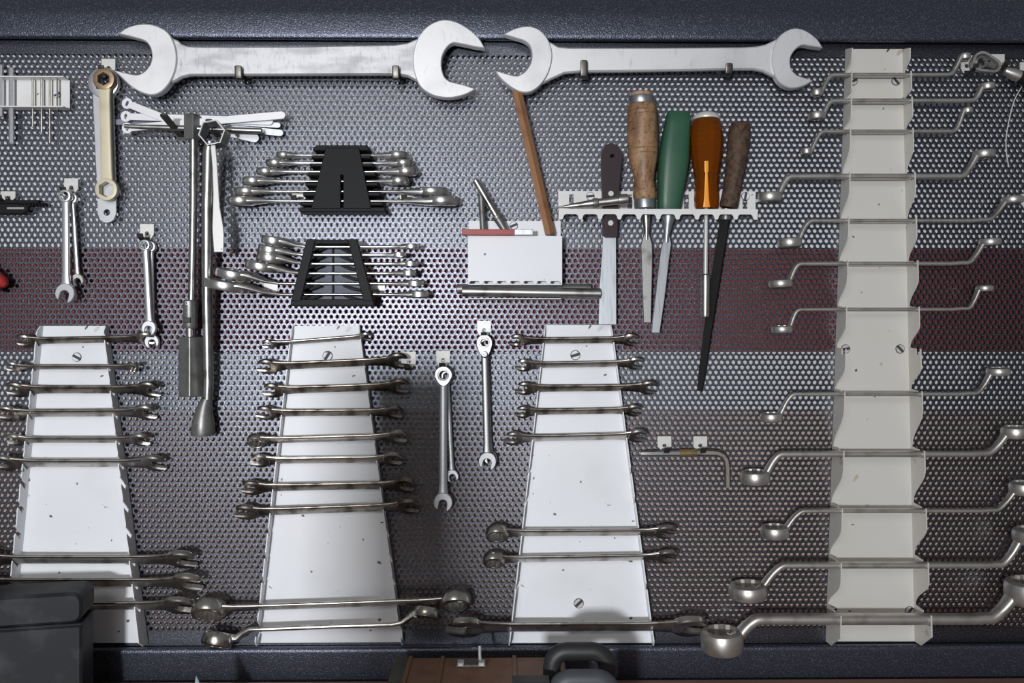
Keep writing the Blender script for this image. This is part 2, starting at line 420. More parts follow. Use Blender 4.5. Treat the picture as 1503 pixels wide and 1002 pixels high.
big_wrench('giant open-ended wrench of plain pale steel above the chisels, the shorter of two', 22,
    [[[(739, 55), (754, 47), (773, 43), (789, 47), (801, 58), (808, 73), (809.5, 90), (804, 111), (793, 128), (778, 138.5), (762, 138), (746, 129), (733, 117), (726, 107)],
      [(740, 111), (755, 115)], [(760, 115), (770, 109), (778, 97), (780, 84), (777, 71.5), (771, 65.5)], [(766, 63), (754, 59.5)]],
     [[(1203, 74), (1195, 62), (1181, 51), (1166, 46), (1152, 49), (1139, 59), (1131, 75), (1129, 97), (1134, 115), (1143, 127), (1157, 133), (1174, 130), (1189, 122)],
      [(1176, 117.5), (1168, 115)], [(1164, 113), (1157, 104), (1156, 89), (1163, 77), (1171, 71)], [(1176, 70), (1187, 72)]]],
    [(795, 58), (808, 65), (819, 71.5), (835, 73), (960, 73), (1090, 72), (1106, 71), (1120, 68.5), (1138, 60), (1145, 60), (1145, 120), (1131, 114), (1117, 107), (1103, 104.5), (1050, 105), (950, 107), (851, 108), (828, 110), (808, 119), (795, 126)],
    (960, 90))
def peg(px, py, h0, label, up=12, w_=5.0, base_dy=12):
    f = face(px, py, 0); t = thing('panel_hook', f, label, 'hook', 'hooks holding the giant wrenches')
    MB().box(-9, 9, 6, 26, .4, 2).build('plate', ZINC, t)
    MB().tube([(0, 14, 1.2), (0, 12, 6), (0, -1.5, h0-16), (0, -5, h0-10), (0, -5, h0-3), (0, -4, h0+1), (0, 0, h0+2.5), (0, up, h0+3)], (w_, 1.6), 12, (1, 0, 0), 5, 1.0).build('hook_arm', ARM, t)
def peg_at(px, py, h0, label, **k):                       # px,py: where the lip shows
    q = P(px, py, h0+2); g = EYE+(q-EYE); X = q.x; Z = q.z
    # panel point straight behind the lip
    f = Vector((X, 0, Z)); d = R3.inverted() @ (f-EYE)
    peg(751.5+1250*d.x/d.y, 501-1250*d.z/d.y, h0, label, **k)
peg_at(350, 109, 36, 'dark hook lip under the scuffed giant wrench, nearer the fanned white blades')
peg_at(581, 109, 36, 'dark hook lip under the scuffed giant wrench, beside its wide jaw')
peg_at(857, 106, 36, 'dark hook lip under the pale giant wrench, above the wood-handled chisel', up=17)
peg_at(1070, 102, 36, 'dark hook lip under the pale giant wrench, above the brown file handle', up=9)

# ------------------------------------------------------------------ trapezoid racks of edge-on wrenches
def lerp(a, b, t): return a+(b-a)*t
ALPHA = rad(42)
def rack(label, tl, tr, bl, br, hf, slots, screws, mat=WHITE):
    """tl..br: pixel corners of the back plate; hf: flange depth top/bottom; slots: (y at left flange, y at right flange, shaft width, thickness)."""
    f = face((tl[0]+tr[0])/2, tl[1], 0)
    t = thing('wrench_rack', f, label, 'wrench rack', 'white wrench racks on the panel')
    hb = 3.0
    L = [f.loc(*p, hb).xy for p in (tl, tr, br, bl)]
    MB().prism(L, hb-1.5, hb).build('back_plate', mat, t)
    for (a, b, sgn, idx) in ((tl, bl, -1, 0), (tr, br, 1, 1)):
        A, B = P(*a, hb), P(*b, hb); A.y = B.y = 0
        ff = F(A, B-A, (0, -1, 0)); Ls = (B-A).length
        dz = (A.z-B.z)/Ls
        pts = [(0, 1.5), (0, lerp(*hf, 0)*.55), (9, lerp(*hf, 0))]
        for s in slots:
            E, wv, tv, n = s[idx]                         # shaft centre (world), width, thickness
            sc = (A.z-E.z)/dz; hc = -E.y
            H = lerp(*hf, sc/Ls)
            ca, sa = math.cos(ALPHA), math.sin(ALPHA)
            wd = tv/2+1.4
            def q(side, tt): return (sc+side*wd*ca-tt*sa, hc+side*wd*sa+tt*ca)
            tin = max(-(wv*.64+1.8), -(hc-wd*sa-2.0)/ca)
            u0 = (H-(hc-wd*sa))/ca; u1 = (H-(hc+wd*sa))/ca
            pts += [(q(-1, u0)[0]-5, H-1.2), q(-1, u0), q(-1, tin), q(1, tin), q(1, u1), (q(1, u1)[0]+7, H+.8)]
        pts += [(Ls-9, lerp(*hf, 1)), (Ls, lerp(*hf, 1)*.6), (Ls, 1.5)]
        m = MB(); Mrel = f.I @ ff.M; m.T = Mrel
        m.prism(pts, -.75, .75)
        m.build('side_flange', mat, t)
    for (x, y, r, a, *sm) in screws:
        p = f.loc(x, y, hb); screw(t, p.x, p.y, hb, r, a, sm[0] if sm else WHITE)
    return t
def rack_wrench(label, group, xl, yl, xr, yr, RL, RR, hE, tl='o', tr='o', mat=WORN, alpha=ALPHA, ws=None, ts=4.0, name=None):
    """tips and front-edge height in pixels, head radii in mm, hE: height of the front edge of the shaft."""
    ws = ws or 0.5*(RL+RR)*1.0
    EL, ER = P(xl, yl, hE), P(xr, yr, hE)
    X = (ER-EL); L = X.length; X.normalize()
    Y = Vector((0, -math.cos(alpha), math.sin(alpha))); Y = (Y-X*Y.dot(X)).normalized()
    f = F((EL+ER)/2-Y*ws/2, X, Y)
    nm = name or ('combination_wrench' if tl != tr else ('ring_wrench' if tl == 'r' else 'open_end_wrench'))
    t = thing(nm, f, label, 'wrench', group)
    cl, cr = -L/2+RL*.95, L/2-RR*.95
    xs = [cl+RL*.6, cl+RL*1.5, cl+RL*2.4, 0, cr-RR*2.4, cr-RR*1.5, cr-RR*.6]
    ww = [ws*.75, ws*.56, ws*.5, ws*.48, ws*.5, ws*.56, ws*.75]
    MB().tube([(x, 0, 0) for x in xs], [(a, ts/2) for a in ww], 24, (0, 1, 0), 3.2).build('shaft', mat, t)
    for (c, R, ty, s) in ((cl, RL, tl, -1), (cr, RR, tr, 1)):
        th = max(ts*1.25, R*.36)
        if ty == 'o':
            jaw(MB(), c, 0, (0 if s > 0 else math.pi)+rad(-13)*1, R, -th/2, th/2, min(1.7, th*.28), -s).build('jaw', mat, t)
        else:
            th = R*.85
            MB().ring(c, 0, -th*.45, th*.55, R, R*.70, 12, th*.24).build('ring_end', mat, t)
    return t, f, (EL, ER), ws, ts
def rack_set(rlabel, tl, tr, bl, br, hf, rows, screws, group, empties=()):
    slots = []
    for row in rows:
        (xl, xr, yL, yR, RL, RR, a, b, mat, lab, *wo) = row; wsr = wo[0] if wo else .5*(RL+RR)
        xfl = lerp(tl[0], bl[0], (yL-tl[1])/(bl[1]-tl[1])); xfr = lerp(tr[0], br[0], (yR-tr[1])/(br[1]-tr[1]))
        k = (yR-yL)/(xfr-xfl)
        hE = lerp(*hf, (yL-tl[1])/(bl[1]-tl[1]))+1.0
        Rm = max(RL, RR); hE = max(hE, (Rm+.5*wsr)*math.cos(ALPHA)+Rm*(.4 if 'r' in (a, b) else .18)+1)
        t, f, E, ws, ts = rack_wrench(lab, group, xl, yL+k*(xl-xfl), xr, yR+k*(xr-xfr), RL, RR, hE, a, b, mat, ws=wsr, ts=3.2+.06*(RL+RR))
        c1 = f.o.lerp(f.o, 0)
        def at(xf, yf):
            x = P(xf, yf, 3).x; X = f.M.col[0].xyz
            return f.o+X*((x-f.o.x)/X.x)
        slots.append([(at(xfl, yL), ws, ts, 0), (at(xfr, yR), ws, ts, 0)])
    for y in empties:
        y, ws, te = y if isinstance(y, tuple) else (y, 15, 4)
        xfl = lerp(tl[0], bl[0], (y-tl[1])/(bl[1]-tl[1])); xfr = lerp(tr[0], br[0], (y-tr[1])/(br[1]-tr[1]))
        hE = lerp(*hf, (y-tl[1])/(bl[1]-tl[1]))
        pr = []
        for x in (xfl, xfr):
            e = P(x, y, hE)-Vector((0, -math.cos(ALPHA), math.sin(ALPHA)))*ws/2
            pr.append((e, ws, te, 0))
        slots.append(pr)
    slots.sort(key=lambda s: -s[0][0].z)
    rack(rlabel, tl, tr, bl, br, hf, slots, screws)

A = 'white rack behind the black toolbox'
rack_set('white enamelled wrench rack standing partly behind the black toolbox', (63, 478), (158, 478), (20, 943), (216, 943), (18, 30), [
    (22, 224, 495, 493, 13, 13, 'o', 'o', GREASY, 'topmost dull open-ended wrench in the '+A),
    (7, 202, 535, 535, 11, 8.5, 'o', 'r', WORN, 'short small-ringed wrench, second from top in the '+A),
    (6, 233, 566, 566, 16, 17, 'o', 'o', GREASY, 'dark open-ended wrench, third from top in the '+A),
    (-8, 227, 601, 600, 17, 16, 'o', 'o', WORN, 'pale-tipped open-ended wrench, fourth from top in the '+A),
    (7, 217, 641, 641, 13, 14, 'o', 'o', WORN, 'small open-ended wrench, fifth from top in the '+A),
    (-14, 241, 674, 674, 18, 18, 'o', 'o', WORN, 'sixth wrench, last above the empty stretch of the '+A),
    (-50, 285, 815, 815, 22, 22, 'o', 'o', WORN, 'large wrench right below the empty stretch of the '+A),
    (-60, 294, 849, 849, 23, 23, 'o', 'o', WORN, 'large open-ended wrench just above the lid of the black toolbox'),
    (-55, 282, 884, 883, 22, 23, 'o', 'o', WORN, 'lowest open-ended wrench, half hidden behind the black toolbox'),
], [(113, 524, 6, -.5)], 'wrenches in the '+A, (705, 740, 778))
B = 'white rack above the brown case'
rack_set('white enamelled wrench rack above the brown case, grimy with small spots', (431, 478), (528, 477), (380, 943), (592, 942), (14, 26), [
    (384, 545, 499, 491, 9, 9, 'o', 'o', WORN, 'smallest open-ended wrench, at the very top of the '+B),
    (376, 598, 531, 526, 15, 16, 'o', 'o', GREASY, 'black greasy open-ended wrench reaching the bare panel hook'),
    (384, 600, 567, 563, 15, 16, 'o', 'o', GREASY, 'dark open-ended wrench, third from top in the '+B),
    (374, 591, 601, 600, 15, 14, 'o', 'o', GREASY, 'open-ended wrench, fourth from top in the '+B),
    (362, 597, 641, 637, 13, 15, 'r', 'o', WORN, 'combination wrench with ring end, fifth from top in the '+B),
    (366, 590, 671, 669, 15, 15, 'o', 'o', WORN, 'wrench with bright square jaw tip, sixth in the '+B),
    (352, 608, 710, 707, 17, 17, 'o', 'o', GREASY, 'open-ended wrench, seventh from top in the '+B),
    (342, 615, 745, 739, 18, 18, 'o', 'o', GREASY, 'largest open-ended wrench, just above the bare plate of the '+B),
    (281, 690, 887, 880, 24, 22, 'r', 'r', WORN, 'long double ring wrench across the foot of the '+B, 15),
], [(481, 522, 6.5, 1.0)], 'wrenches in the '+B, (778, 815, 850, (922, 22, 15)))
Cc = 'white rack below the putty knife'
rack_set('white enamelled wrench rack standing straight below the putty knife blade', (800, 477), (896, 477), (747, 943), (957, 943), (14, 26), [
    (747, 938, 495, 494, 13, 13, 'o', 'o', GREASY, 'topmost small open-ended wrench in the '+Cc),
    (757, 945, 531, 529, 13, 13, 'o', 'o', WORN, 'open-ended wrench just below the screw of the '+Cc),
    (757, 967, 565, 564, 14, 15, 'o', 'o', GREASY, 'open-ended wrench, third from top in the '+Cc),
    (756, 943, 600, 598, 13, 13, 'o', 'o', GREASY, 'open-ended wrench, fourth from top in the '+Cc),
    (740, 951, 638, 635, 15, 15, 'o', 'o', WORN, 'fifth wrench, above the long bare plate of the '+Cc),
    (713, 994, 777, 776, 17, 17, 'r', 'o', WORN, 'toothed ring wrench, upper of the low pair in the '+Cc),
    (709, 996, 816, 813, 16, 17, 'r', 'o', WORN, 'ring-ended wrench, lower of the low pair in the '+Cc),
    (656, 1040, 914, 913, 27, 27, 'o', 'o', WORN, 'very wide open-ended wrench across the foot of the '+Cc),
], [(844.5, 521, 6.5, .3), (849.5, 885, 6.5, .75, SCREWM)], 'wrenches in the '+Cc, (690, 733, 860))

# offset double ring wrench at the foot of rack B
def swept(name, label, cat, group, h, path, rr, mat, rings, side_y=True, alpha=0.0, e=2.6, shaft='shaft'):
    """path and ring centres in pixels at height h; the ring axis lies in the panel plane."""
    pm_ = path[len(path)//2]
    f = F(P(pm_[0], pm_[1], h), (1, 0, 0), (0, -math.cos(alpha), math.sin(alpha)))
    t = thing(name, f, label, cat, group)
    pts = [f.loc(x, y, h) for x, y in path]
    MB().tube([(p.x, p.y, p.z) for p in pts], rr, 16, (0, 1, 0), e).build(shaft, mat, t)
    for (x, y, ro, th, tilt) in rings:
        p = f.loc(x, y, h)
        m = MB(); m.T = Matrix.Translation(p); m.ring(0, 0, -th/2, th/2, ro, ro*.72, 12, min(ro*.26, th*.34), 48, tilt); m.build('ring_end', mat, t)
    return t, f
def smooth_px(pts, n=4): return [(p.x, p.y) for p in crom([(*p, 0) for p in pts], n)]
pth = [(318, 938), (337, 936), (348, 936), (357, 928), (368, 923.5), (390, 923), (490, 919), (575, 917), (590, 914), (600, 906), (608, 900), (616, 898), (626, 899)]
t, f = swept('ring_wrench', 'offset flex-head ring wrench with pivot pins, lowest in the '+B, 'wrench', 'wrenches in the '+B, 31, pth,
      [(5, 5), (6, 6), (6, 5), (6, 4)] + [(7, 3.3)]*5 + [(6, 4), (6, 5), (6, 6), (5, 5)], WORN, [(319, 938.5, 22, 20, rad(8)), (626, 899, 19, 16, rad(8))], alpha=rad(25), e=3.5)
for (x, y) in ((337, 936.5), (611, 898)):
    p = f.loc(x, y, 31); m = MB(); m.T = Matrix.Translation((p.x, p.y, p.z)) @ (f.I.to_3x3() @ Matrix(((1, 0, 0), (0, 0, -1), (0, 1, 0)))).to_4x4()
    m.prism([(5.5*math.cos(k*math.pi/9), 5.5*math.sin(k*math.pi/9)) for k in range(18)], 0, 9.5, 1).build('pivot_pin', WORN, t)

# ------------------------------------------------------------------ tall cream rack of offset ring spanners
HS = lambda y: lerp(20, 40, (y-110)/800)
SP = [  # shaft y, shaft radii (width, thick), left bend, left ring, right bend, right ring
 (110, 4.0, 3.0, (1222, 110), (1199, 136, 8.5, 10), (1393, 110), (1416, 83, 8, 9), 'topmost ring spanner in the tall cream rack, its end tucked behind an oval ring'),
 (148, 4.5, 3.3, (1222, 148), (1199, 170, 12, 11), (1427, 148), (1449, 127, 11, 10), 'second ring spanner from the top in the tall cream rack'),
 (193, 4.0, 2.8, (1208, 193), (1184, 222, 8, 9), (1399, 193), (1420, 162, 7.5, 8), 'thin ring spanner, third from top in the tall cream rack'),
 (259, 5.5, 4.3, (1160, 259), (1130, 289, 17, 14), (1411, 259), (1444, 226, 15, 12), 'fourth ring spanner from the top in the tall cream rack'),
 (324, 5.0, 3.2, (1190, 324), (1159, 356, 17, 14), (1450, 323), (1486, 293, 15, 11), 'ring spanner, fifth from top in the tall cream rack, just above the red band'),
 (387, 5.0, 3.3, (1174, 387), (1146, 416, 17, 12), (1420, 386), (1453, 355, 15, 11), 'ring spanner, sixth from top in the tall cream rack, within the red band'),
 (454, 4.5, 2.8, (1173, 454), (1148, 483, 15, 11), (1420, 453), (1445, 423, 12, 9), 'ring spanner, seventh from top, last above the two middle screws of the cream rack'),
 (578, 5.0, 3.2, (1165, 578), (1132, 612, 16, 13), (1432, 577), (1465, 545, 16, 12), 'ring spanner just below the two middle screws of the cream rack'),
 (666, 6.5, 4.6, (1146, 666), (1108, 700, 21, 19), (1450, 665), (1490, 634, 19, 17), 'thick ring spanner level with the bent hex key'),
 (749, 5.5, 3.2, (1178, 749), (1137, 780, 20, 18), (1462, 748), (1503, 716, 20, 18), 'third ring spanner from the bottom of the tall cream rack'),
 (829, 6.5, 4.6, (1150, 829), (1098, 867, 27, 22), (1470, 828), (1515, 786, 26, 22), 'second ring spanner from the bottom of the tall cream rack'),
 (908, 10, 7.6, (1112, 908), (1060, 940, 30, 32), (1455, 907), (1510, 868, 32, 34), 'biggest ring spanner, thick and dark, across the foot of the tall cream rack'),
]
for (y, rw, rt, lb, lh, rb, rh, lab) in SP:
    h = HS(y)
    lx = lh[0]+lh[2]*.55; rx = rh[0]-rh[2]*.55
    pts = smooth_px([(lx-lh[2]*.25, lh[1]+1), (lx+2, lh[1]-1.5), lerp2 if False else ((lx*.45+lb[0]*.55)-1, lerp(lh[1], lb[1], .62)), (lb[0]-2, lb[1]+1.2), (lb[0]+10, lb[1]+.2)], 4)
    pts = pts + [(lb[0]+25, y), ((lb[0]+rb[0])/2, y), (rb[0]-25, y)] + smooth_px([(rb[0]-10, rb[1]-.2), (rb[0]+2, rb[1]-1.2), ((rx*.45+rb[0]*.55)+1, lerp(rh[1], rb[1], .62)), (rx-2, rh[1]+1.5), (rx+rh[2]*.25, rh[1]-1)], 4)
    n = len(pts); rr = []
    for i in range(n):
        k = min(i, n-1-i)
        wk = 1.0+.55*max(0, 1-k/9); tk = 1.0+.35*max(0, 1-k/6)
        rr.append((rw*wk, rt*tk))
    swept('ring_spanner', lab, 'spanner', 'offset ring spanners in the tall cream rack', h, pts, rr, SPANNER,
          [(lh[0], lh[1], lh[2], lh[3], rad(-3)), (rh[0], rh[1], rh[2], rh[3], rad(-3))], e=2.5, alpha=rad(-3))
def spanner_rack():
    tl, tr, bl, br = (1242, 72), (1325, 72), (1213, 941), (1343, 941)
    f = face(1285, 72, 0); t = thing('wrench_rack', f, 'tall cream enamelled rack with scalloped edges holding the ring spanners', 'wrench rack', 'spanner rack')
    hb = 2.5
    MB().prism([f.loc(*p, hb).xy for p in (tl, tr, br, bl)], 1.0, hb).build('back_plate', CREAM, t)
    ss = sorted([(s[0], s[1], s[2]) for s in SP]+[(516, 5, 3.2)])
    for (a, b) in ((tl, bl), (tr, br)):
        A_, B_ = P(*a, hb), P(*b, hb); A_.y = B_.y = 0
        ff = F(A_, B_-A_, (0, -1, 0)); Ls = (B_-A_).length; dz = (A_.z-B_.z)/Ls
        pts = [(0, 1), (6, HS(80)+6), (20, HS(90)+5)]
        prev = (20, HS(90)+5)
        for (y, rw, rt) in ss:
            h = HS(y); sk = (A_.z-P(1290, y, h).z)/dz; fl = sk+rt+.5; hm = 5.5
            e = (sk-rt-3, hm)
            for k in range(1, 7):
                u = k/6; pts.append((lerp(prev[0], e[0], u), lerp(prev[1], e[1], (1-math.cos(math.pi*u))/2)))
            hx = h+rw+.6
            pts += [(sk-rt-1, max(h-rw-.6, 4)), (fl, max(h-rw-.6, 4)), (fl, hx), (sk-rt-1.0, hx), (sk-rt-1.0, hx+2.6), (sk+22, hx+2.8)]
            prev = (sk+22, hx+2.8)
        pts += [(Ls-1, 22), (Ls, 1)]
        m = MB(); m.T = f.I @ ff.M; m.prism(pts, -.7, .7).build('side_flange', CREAM, t)
    for (x, y, a) in ((1252, 119, .4), (1315, 119, -.9), (1241, 512, .2), (1321, 512, -.8), (1222, 896, 0.5), (1335, 896, .9)):
        p = f.loc(x, y, hb); screw(t, p.x, p.y, hb, 6, a)
spanner_rack()

# ------------------------------------------------------------------ hanging combination wrenches
def comb(name, label, ring, R, ri, op, Ro, ws, h, th, mat, jang=13, flip=1, group='combination wrenches hung on hooks', hexa=False, oval=None, ringmat=None):
    A_, B_ = P(*ring, h), P(*op, h); X = (B_-A_)
    L = X.length; Z = Vector((0, -1, 0)); X.normalize(); Y = Z.cross(X)
    f = F(A_, X, Y); t = thing(name, f, label, 'wrench', group)
    MB().tube([(R*.75, 0, 0), (R*1.5, 0, 0), (R*2.4, 0, 0), (L*.5, 0, 0), (L-Ro*2, 0, 0), (L-Ro*1.2, 0, 0), (L-Ro*.7, 0, 0)],
              [(ws*.55, th*.42), (ws*.5, th*.40), (ws*.5, th*.36), (ws*.5, th*.34), (ws*.5, th*.36), (ws*.58, th*.38), (ws*.7, th*.4)], 20, (0, 1, 0), 2.5).build('shaft', mat, t)
    if oval:
        n = 40; O = []; I = []
        for j in range(n):
            a = 2*math.pi*j/n; O.append((R*math.cos(a)+(oval if math.cos(a) > 0 else 0)*abs(math.cos(a))**.8, R*math.sin(a)*(1 if math.cos(a) < .2 else 1-.25*math.cos(a))))
            I.append((ri*math.cos(a), ri*math.sin(a)))
        mk = lambda q, z: [(x, y, z) for x, y in q]
        MB().rings([mk(O, -th*.5), mk([(x*1.0, y*1.0) for x, y in O], th*.42), mk([(x*.94, y*.94) for x, y in O], th*.6), mk(I, th*.6), mk(I, -th*.5)], closed=True).build('ring_end', mat, t)
        MB().ring(0, 0, -th*.3, th*.35, ri+.2, ri*.72, 12, .2).build('ratchet_gear', DARK, t)
    else:
        MB().ring(0, 0, -th*.55, th*.6, R, ri, 12, 1.2, 48, 0, hexa).build('ring_end', ringmat or mat, t)
    jaw(MB(), L, 0, rad(jang), Ro, -th*.45, th*.5, 1.0, flip).build('jaw', mat, t)
    return t, f, L
hook(105.5, 271, 'pale hook plate above the pair of combination wrenches beside the panel edge')
comb('combination_wrench', 'satin combination wrench hanging in front of a slimmer one, near the red handle', (96.5, 288), 9, 6.2, (97, 430), 14, 11, 21, 8, BRIGHT, -14)
comb('combination_wrench', 'slimmer chrome combination wrench half hidden behind the satin one', (106, 291), 8, 5.4, (114, 411), 9.5, 7, 10, 6, CHROME, 18)
hook(216.5, 338, 'pale hook plate above the slim wrenches beside the socket wrenches')
comb('combination_wrench', 'slim bright combination wrench with small ring, hung beside the socket wrenches', (213, 360), 8, 5.6, (219.5, 481), 10.5, 9, 21, 7, BRIGHT, -14)
comb('combination_wrench', 'combination wrench behind the slim bright one, its lower jaw peeping out', (221, 362), 8, 5.5, (223.5, 501), 10.5, 8, 10, 6, BRIGHT, 14)
hook(600, 526, 'empty pale hook plate with pointed tip beside the greasy wrench', w_=21, top=10, low=14)
hook(650.5, 524, 'pale hook plate above the pair of ratchet wrenches between two racks')
comb('ratchet_wrench', 'chrome ratchet combination wrench hanging between two white racks', (651, 550), 12.5, 8.6, (650.5, 736), 13.5, 11.5, 20, 9, BRIGHT, -8, 1, oval=4)
comb('ratchet_wrench', 'small combination wrench showing behind the chrome ratchet wrench', (656, 552), 9, 6, (663.5, 698), 9.5, 7, 9, 6, BRIGHT, 15)
hook(710.5, 480, 'pale hook plate above the reversible ratchet wrench')
t, f, L_ = comb('ratchet_wrench', 'reversible ratchet combination wrench with small lever, beside the rack below the putty knife', (711, 502.5), 11.5, 8, (715.5, 676), 13, 10.5, 20, 9, GREYCHROME, -12, 1, oval=11)
m = MB(); m.T = Matrix.Translation((17, 0, 0)); m.ring(0, 0, 3, 8, 4.6, 2.2, 12, .8).build('reverse_lever', DARK, t)
comb('ratchet_wrench', 'wrench hidden behind the reversible ratchet wrench', (713, 505), 9, 6, (719.5, 671), 10, 7, 9, 6, WORN, 10)

# cream and grey wrenches top corner
hook(160, 96, 'pale hook plate above the cream painted ring wrench')
def strap_wrench():
    h = 9; f = face(157, 220, h); t = thing('ring_wrench', f, 'wide flat grey wrench with a holed strap end, behind the cream one', 'wrench', 'ring wrenches beside the drill rack')
    g = lambda x, y: f.loc(x, y, h).xy
    body = [(136.5, 135), (137.5, 160), (141, 240), (144, 290), (144.5, 314), (148, 323), (157.5, 327), (167, 323), (171, 314), (171, 290), (169.5, 240), (167.5, 160), (167, 135)]
    c = g(157.7, 312)
    MB().prism([g(*p) for p in body if p[1] <= 296], -2, 2, .8).build('shaft', BRIGHT, t)
    MB().holed([g(*p) for p in [(144, 292), (144.5, 314), (148, 323), (153, 326), (157.5, 327), (162, 326), (167, 323), (171, 314), (171, 292)]], c.x, c.y, 4.8, -2, 2).build('strap_end', BRIGHT, t)
    p = g(153, 122); MB().ring(p.x, p.y, -4, 4, 22, 13, 12, 1.2).build('ring_end', BRIGHT, t)
strap_wrench()
def cream_wrench():
    h = 20; A_ = P(154, 117, h); B_ = P(157.7, 278.5, h); X = B_-A_; L = X.length; X.normalize(); f = F(A_, X, Vector((0, -1, 0)).cross(X))
    t = thing('ring_wrench', f, 'cream painted double ring wrench with worn bronze heads', 'wrench', 'ring wrenches beside the drill rack')
    MB().tube([(11, 0, 0), (20, 0, 0), (32, 0, 0), (L*.5, 0, 0), (L-30, 0, 0), (L-20, 0, 0), (L-11, 0, 0)], [(9, 4), (8, 4), (7.6, 4), (7.8, 4), (8.2, 4), (8.5, 4), (9, 4)], 16, (0, 1, 0), 5).build('shaft', BEIGE, t)
    MB().ring(0, 0, -5, 5, 15.5, 9.5, 12, 1.2, 48, 0, True).build('ring_end', BRONZE, t)
    MB().ring(L, 0, -5, 5, 16, 11.5, 12, 1.2, 48, 0, True).build('ring_end', BEIGE, t)
cream_wrench()

# ------------------------------------------------------------------ drill and pin rack at the top corner
f = face(40, 136, 0)
t = thing('drill_holder', f, 'white channel holder for drills and pins beside the cream ring wrench', 'tool holder')
g = lambda x, y, h: f.loc(x, y, h)
x0 = g(-90, 136, 2).x; x1 = g(102.5, 136, 2).x; xf = g(93, 136, 18).x
ytop, ybot = g(40, 117, 2).y, g(40, 160.5, 2).y
MB().box(x0, x1, ybot, ytop, .5, 2).build('back_plate', HOLDER, t)
for yy in (ytop, ybot):
    m = MB(); m.T = Matrix(((1, 0, 0, 0), (0, 0, 1, yy), (0, -1, 0, 0), (0, 0, 0, 1)))
    m.prism([(x0, -1), (x1, -1), (x1, -6), (xf, -18), (x0, -18)], -.8, .8).build('ledge', HOLDER, t)
p = g(84, 139, 2); screw(t, p.x, p.y, 2, 4.5, .5, WHITE)
pins = [(0.5, 95, 172, 4.6, BRIGHT, 'thick bright pin at the panel edge in the drill holder'), (17, 99, 212, 3.7, BRIGHT, 'long steel hex pin through the drill holder'), (48, 112, 187, 1.3, KEYM, 'thin drill in the holder, nearest the long hex pin'),
        (61, 113, 196, 1.5, DARK, 'thin drill in the middle of the drill holder'), (73, 113, 211, 1.2, KEYM, 'thin drill next to the screw of the drill holder'), (84, 114, 162, 1.2, GUN, 'black drill in front of the screw of the drill holder')]
for (x, ya, yb, r, mt, lab) in pins:
    ff = face(x, (ya+yb)/2, 10)
    a, b = ff.loc(x, ya, 10), ff.loc(x, yb, 10)
    solo('drill', MB().tube([a, b], r, 6 if r > 3 else 10, (1, 0, 0), 2, .8), mt, ff, lab, 'drill', 'drills and pins in the holder', 25)

# clip, red handle
hook(13, 287, 'pale hook plate above the black toothed clip', w_=21, top=6, low=9)
f = face(20, 300, 12); t = thing('toothed_clip', f, 'black toothed clip with a silver bar, below the drill holder', 'clip')
m = MB(); m.box(-60, 38, 1, 6, -4, 5, .8)
for k in range(9): m.box(10+k*4.4, 12.6+k*4.4, -2.5, 1.5, -3, 4, .4)
m.build('comb', BPLAST, t)
MB().prism([(-60, 1), (24, 1), (22, -9), (14, -14), (-60, -14)], -3, 4, 1).build('body', BPLAST, t)
MB().box(-7, 18, -8, -4.5, 4, 5.5, .5).build('bar', CHROME, t)
f = face(0, 410, 20); t = thing('pliers', f, 'red and black handled pliers, one handle end showing at the panel edge', 'pliers')
MB().tube([(-70, 62, 0), (-48, 40, 0), (-25, 18, 0), (-8, 4, 0), (3, -4, 0), (9, -9, 0)], [(9, 8), (11, 9), (13, 10), (13, 10), (11, 9), (7, 6)], 16, (0, 0, 1), 2.3, 3).build('grip', REDG, t)
MB().tube([(-72, 50, -3), (-50, 28, -3), (-27, 6, -3), (-10, -9, -3), (0, -14, -3)], [(8, 8), (9, 9), (10, 10), (9, 9), (5, 6)], 16, (0, 0, 1), 2.3, 3).build('grip_backing', RUBBER, t)
MB().tube([(-70, 62, 0), (-95, 85, 0), (-115, 102, 0)], [(8, 6), (11, 6), (14, 6)], 12, (0, 0, 1), 4).build('jaw', DARK, t)

# ------------------------------------------------------------------ T-bar, socket wrenches, fanned blades, pegs
for (b, tip, h, lab) in (((267, 200), (239.5, 169), 66, 'long black peg beside the square head of the T-bar'), ((321, 200), (306, 177), 50, 'long black peg through the hexagon socket')):
    A_ = P(*b, 0); f = F(A_); q = f.loc(*tip, h)
    t = thing('peg', f, lab, 'peg', 'long pegs carrying the socket wrenches')
    MB().box(-7, 7, -6, 8, .3, 1.8).build('plate', PEGM, t)
    MB().tube([(0, 0, 1.5), (q.x*.5, q.y*.5, h*.5), (q.x, q.y, h-3), (q.x, q.y+2, h)], [(5.5, 2), (5.5, 2), (5.5, 2), (4.5, 1.5)], 14, (1, 0, 0), 4, .8).build('arm', PEGM, t)
strips = [((187, 152), (300, 197), 13, 20, BLADEW, 'white flat key slanting down from a slotted eye, topmost of the fan', True),
          ((185, 171), (401, 178), 12, 17, BLADEW, 'white flat key with square eye, lying nearly level in the fan', True),
          ((187, 188), (419, 168.5), 12, 23, BLADEW, 'white flat key rising to the highest tip of the fan', True),
          ((232, 173), (412, 184), 8, 14, BLADE, 'dull narrow blade below the highest white tips of the fan', False),
          ((255, 180), (416, 195.5), 9.5, 11, BLADE, 'grey blade with cut notch ending lowest past the T-bar', False),
          ((262, 176), (380, 204), 13, 8, BLADEW, 'short white blade drooping under the T-bar end', False),
          ((165, 179), (258, 181), 8, 5, GREYTAB, 'grey steel tab reaching towards the cream wrench', False)]
